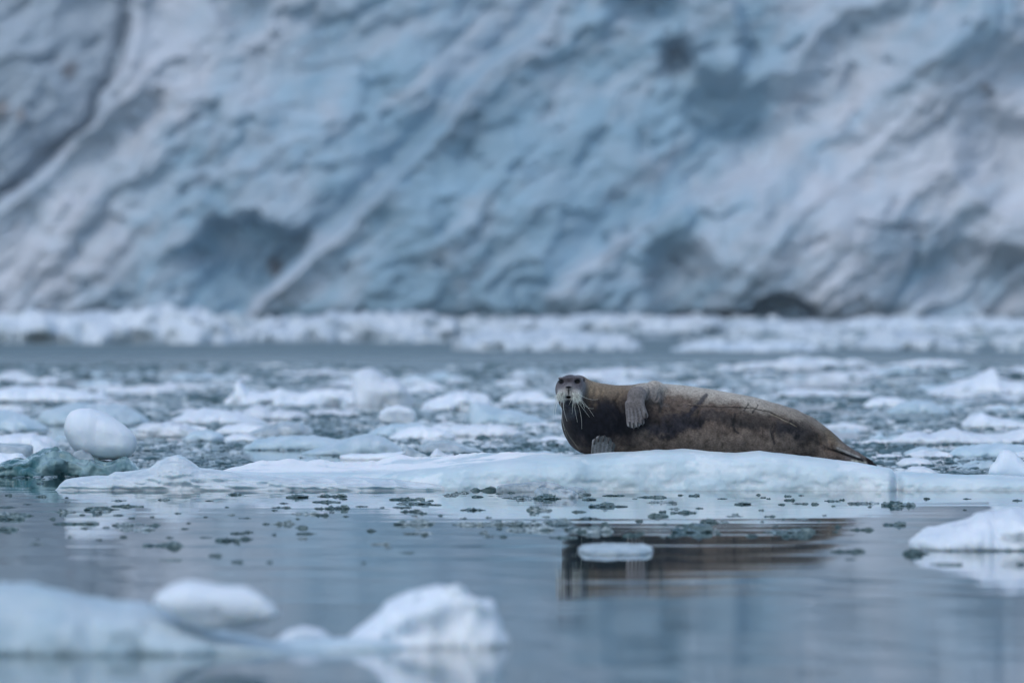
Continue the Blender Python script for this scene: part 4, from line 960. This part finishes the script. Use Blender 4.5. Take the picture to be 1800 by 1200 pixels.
# individual drift floes: prototypes in metres
def proto_floe(name, seed, mat, W=1.0, Dp=0.6, H=0.16):
    n, m = 54, 26
    u, v = np.meshgrid(np.linspace(0, 2 * np.pi, n + 1)[:-1], np.linspace(0, np.pi, m))
    e = 0.75
    sg = lambda a, p: np.sign(a) * np.abs(a) ** p
    Pp = np.stack([np.sin(v) ** e * np.cos(u), np.sin(v) ** e * np.sin(u), sg(np.cos(v), 0.9)], -1)
    rad = 1 + 0.22 * fbm(np.cos(u) * 1.3 + seed, np.sin(u) * 1.3, seed=seed, oct=3)
    hh = 0.55 + 0.75 * np.clip(fbm(Pp[..., 0] * 1.5 + seed * 3, Pp[..., 1] * 1.5, seed=seed + 5, oct=3), -0.6, 1.2)
    pk = np.exp(-((Pp[..., 0] - 0.5 * math.sin(seed * 2.1)) ** 2 + (Pp[..., 1] - 0.3 * math.cos(seed)) ** 2) / 0.12) * (0.9 if seed % 3 == 0 else 0.25)
    z = np.where(Pp[..., 2] > 0, Pp[..., 2] * H * (hh + pk), Pp[..., 2] * H * 0.8)
    P_ = np.stack([Pp[..., 0] * rad * W / 2, Pp[..., 1] * rad * Dp / 2, z], -1)
    q = P_ / (H * 0.8)
    P_[..., 2] += 0.13 * H * fbm(q[..., 0], q[..., 1], q[..., 2], seed=seed + 9, oct=3)
    P_[..., 0] += 0.22 * H * fbm(q[..., 0], q[..., 1], q[..., 2], seed=seed + 19, oct=3); P_[..., 1] += 0.22 * H * fbm(q[..., 0], q[..., 1], q[..., 2], seed=seed + 29, oct=3)
    idx = np.arange(n * m).reshape(m, n); ix2 = np.roll(idx, -1, 1)
    f = np.stack([idx[:-1], idx[1:], ix2[1:], ix2[:-1]], -1).reshape(-1, 4)
    return mesh(name, P_.reshape(-1, 3), f, mat, True)
protos = []
for i, mt in enumerate([M_white, M_white, M_blueice, M_white, M_greyice, M_white, M_blueice, M_white, M_white, M_blueice]):
    protos.append([proto_floe('ice_floe', 500 + i, mt), False])
LOOKS = [({'white_ice': 'white', 'pale_blue_ice': 'pale blue', 'grey_clear_ice': 'grey'}[p[0].data.materials[0].name], 'humped' if (500 + i) % 3 == 0 else 'flat') for i, p in enumerate(protos)]
def place(protos, i, loc, rz, s, label, cat, group):
    pr = protos[i]
    if not pr[1]:
        o = pr[0]; o.location = loc; o.rotation_euler = (0, 0, rz); o.scale = s; pr[1] = True
    else: o = copy_of(pr[0], loc, rz, s)
    return tag(o, label, cat, group)
def zone(nrep, y0, y1, x0, x1, label, group, wmin, wmax, protos=protos, hz=0.55, avoid=None, cat='ice', looks=None):
    looks = looks or LOOKS
    for k in range(nrep):
        for _ in range(30):
            py = y0 + (y1 - y0) * random.random(); px = x0 + (x1 - x0) * random.random()
            if avoid is None or not avoid(px, py): break
        D = DW(py); w = (wmin + (wmax - wmin) * random.random() ** 1.8) * D / 100
        i = random.randrange(len(protos)); rz = random.uniform(-0.7, 0.7) + (math.pi if random.random() < .5 else 0)
        zs = w * random.uniform(0.55, 1.25) * hz
        place(protos, i, (X(px, D), D, -0.02 * zs), rz, (w, w * random.uniform(0.8, 1.6), zs), ('small ' if w < (wmin + (wmax - wmin) * .3) * D / 100 else 'wide ') + looks[i][0] + ' ' + looks[i][1] + ' drift floe ' + label, cat, group)
def av(px, py):    # keep open the leads seen in the photograph
    return (px > 90 and py > 836) or (250 < px < 430 and 775 < py < 830) or (px < 960 and 775 < py and px > 240)
zone(26, 656, 700, -80, 620, 'in far brash behind the finned floe', 'drift floes far left', 0.35, 1.3, avoid=av)
zone(26, 654, 700, 620, 1150, 'in far brash behind the seal\'s head', 'drift floes far middle', 0.35, 1.3, avoid=av)
zone(44, 642, 712, 1150, 1880, 'in far brash beyond the seal\'s back', 'drift floes far right', 0.4, 1.6, avoid=av)
zone(30, 705, 775, -80, 600, 'in the brash around the egg-shaped lump', 'drift floes mid left', 0.25, 0.9, avoid=av)
zone(22, 705, 785, 700, 1000, 'in brash just left of the seal', 'drift floes mid middle', 0.25, 0.9, avoid=av)
zone(40, 715, 825, 1480, 1880, 'in brash right of the seal\'s rump', 'drift floes mid right', 0.25, 0.9, avoid=av)
fprotos = [[proto_floe('ice_floe', 600 + i, M_far), False] for i in range(6)]
FL = [('white', 'humped' if i % 3 == 0 else 'flat') for i in range(6)]
zone(36, 566, 604, -80, 1880, 'in the ice band below the glacier', 'far floes under the glacier', 0.4, 1.6, fprotos, hz=0.32, looks=FL)

# clear knobbly bits floating in front of the floe
def cluster_mesh(name, seed, mat):
    g = np.random.default_rng(seed); k = int(g.integers(7, 30))
    P = [np.zeros(2)]; s = 0.07 + 0.10 * g.random(k) ** 1.5
    for i in range(1, k):
        j = int(g.integers(0, i)); a = g.random() * 2 * np.pi
        P.append(P[j] + np.array([math.cos(a) * 1.25, math.sin(a) * 0.8]) * (s[i] + s[j]) * 0.55)
    P = np.array(P) - np.mean(P, 0)
    return scatter_mesh(name, P, s, s * (0.35 + 0.7 * g.random(k)), mat, seed, None, 8, 6, False, 0.8)
M_clear2 = glassy('grey_brash_ice', (0.07, 0.12, 0.13), (0.46, 0.54, 0.57), 4, 0.0, 0.18, 12, 0.008)
cprotos = [[cluster_mesh('clear_brash', 700 + i, M_clear if i % 3 else M_clear2), False] for i in range(24)]
def cl_zone(n, y0, y1, x0, x1, label, group, wmin=0.05, wmax=0.34):
    for k in range(n):
        py = y0 + (y1 - y0) * random.random() ** 1.1; px = x0 + (x1 - x0) * random.random(); D = DW(py)
        w = wmin + (wmax - wmin) * random.random() ** 2.6
        i = random.randrange(24); size = 'tiny' if w < 0.09 else ('small' if w < 0.17 else 'wide')
        place(cprotos, i, (X(px, D), D, 0), random.uniform(-.4, .4), (w * random.uniform(.8, 1.2), w * random.uniform(0.45, 1.2), w * random.uniform(.25, .6) if w > .1 else w * .8), size + (' dark' if i % 3 else ' pale') + ' clear ice cluster ' + label, 'brash ice', group)
cl_zone(60, 868, 960, -40, 450, 'on the calm water at the lower left', 'clear ice bits lower left')
cl_zone(75, 866, 950, 450, 960, 'in front of the long floe\'s middle', 'clear ice bits lower middle')
cl_zone(78, 868, 945, 960, 1480, 'across the seal\'s reflection', 'clear ice bits in the reflection')
cl_zone(28, 868, 1000, 1480, 1860, 'near the rough floe on the right', 'clear ice bits lower right')
cl_zone(10, 940, 990, 200, 900, 'nearest on the open water', 'clear ice bits nearer')

# ------------------------------------------------------------------ thin damp air between here and the glacier
hz_v = np.array([(x, y, z) for z in (-6.0, 66.0) for x, y in ((-520, -12), (520, -12), (520, 640), (-520, 640))])
hz_f = [[0, 3, 2, 1], [4, 5, 6, 7], [0, 1, 5, 4], [1, 2, 6, 5], [2, 3, 7, 6], [3, 0, 4, 7]]
mh = bpy.data.materials.new('haze'); mh.use_nodes = True; th_ = mh.node_tree; th_.nodes.clear()
pv = N(th_, 'ShaderNodeVolumePrincipled'); pv.inputs['Color'].default_value = (0.80, 0.88, 1.0, 1); pv.inputs['Density'].default_value = 0.0002; pv.inputs['Anisotropy'].default_value = 0.2
mo = N(th_, 'ShaderNodeOutputMaterial'); th_.links.new(pv.outputs[0], mo.inputs['Volume'])
tag(mesh('haze', hz_v, hz_f, mh, False), kind='stuff')

# where look-alikes share a label, say which one from the left
ORD = ['leftmost', 'second from left', 'third from left', 'fourth from left', 'fifth from left', 'sixth from left', 'seventh from left', 'eighth from left', 'ninth from left', 'tenth from left', 'eleventh from left', 'twelfth from left']
by = {}
for o in list(COL.objects):
    if o.parent is None and o.get('group'): by.setdefault(o['label'], []).append(o)
for lb, os_ in by.items():
    if 1 < len(os_) <= 12 and len(lb.split()) <= 13:
        os_.sort(key=lambda o: o.location.x / o.location.y)
        for i, o in enumerate(os_):
            o['label'] = ('rightmost' if i == len(os_) - 1 else ORD[i]) + ' ' + lb
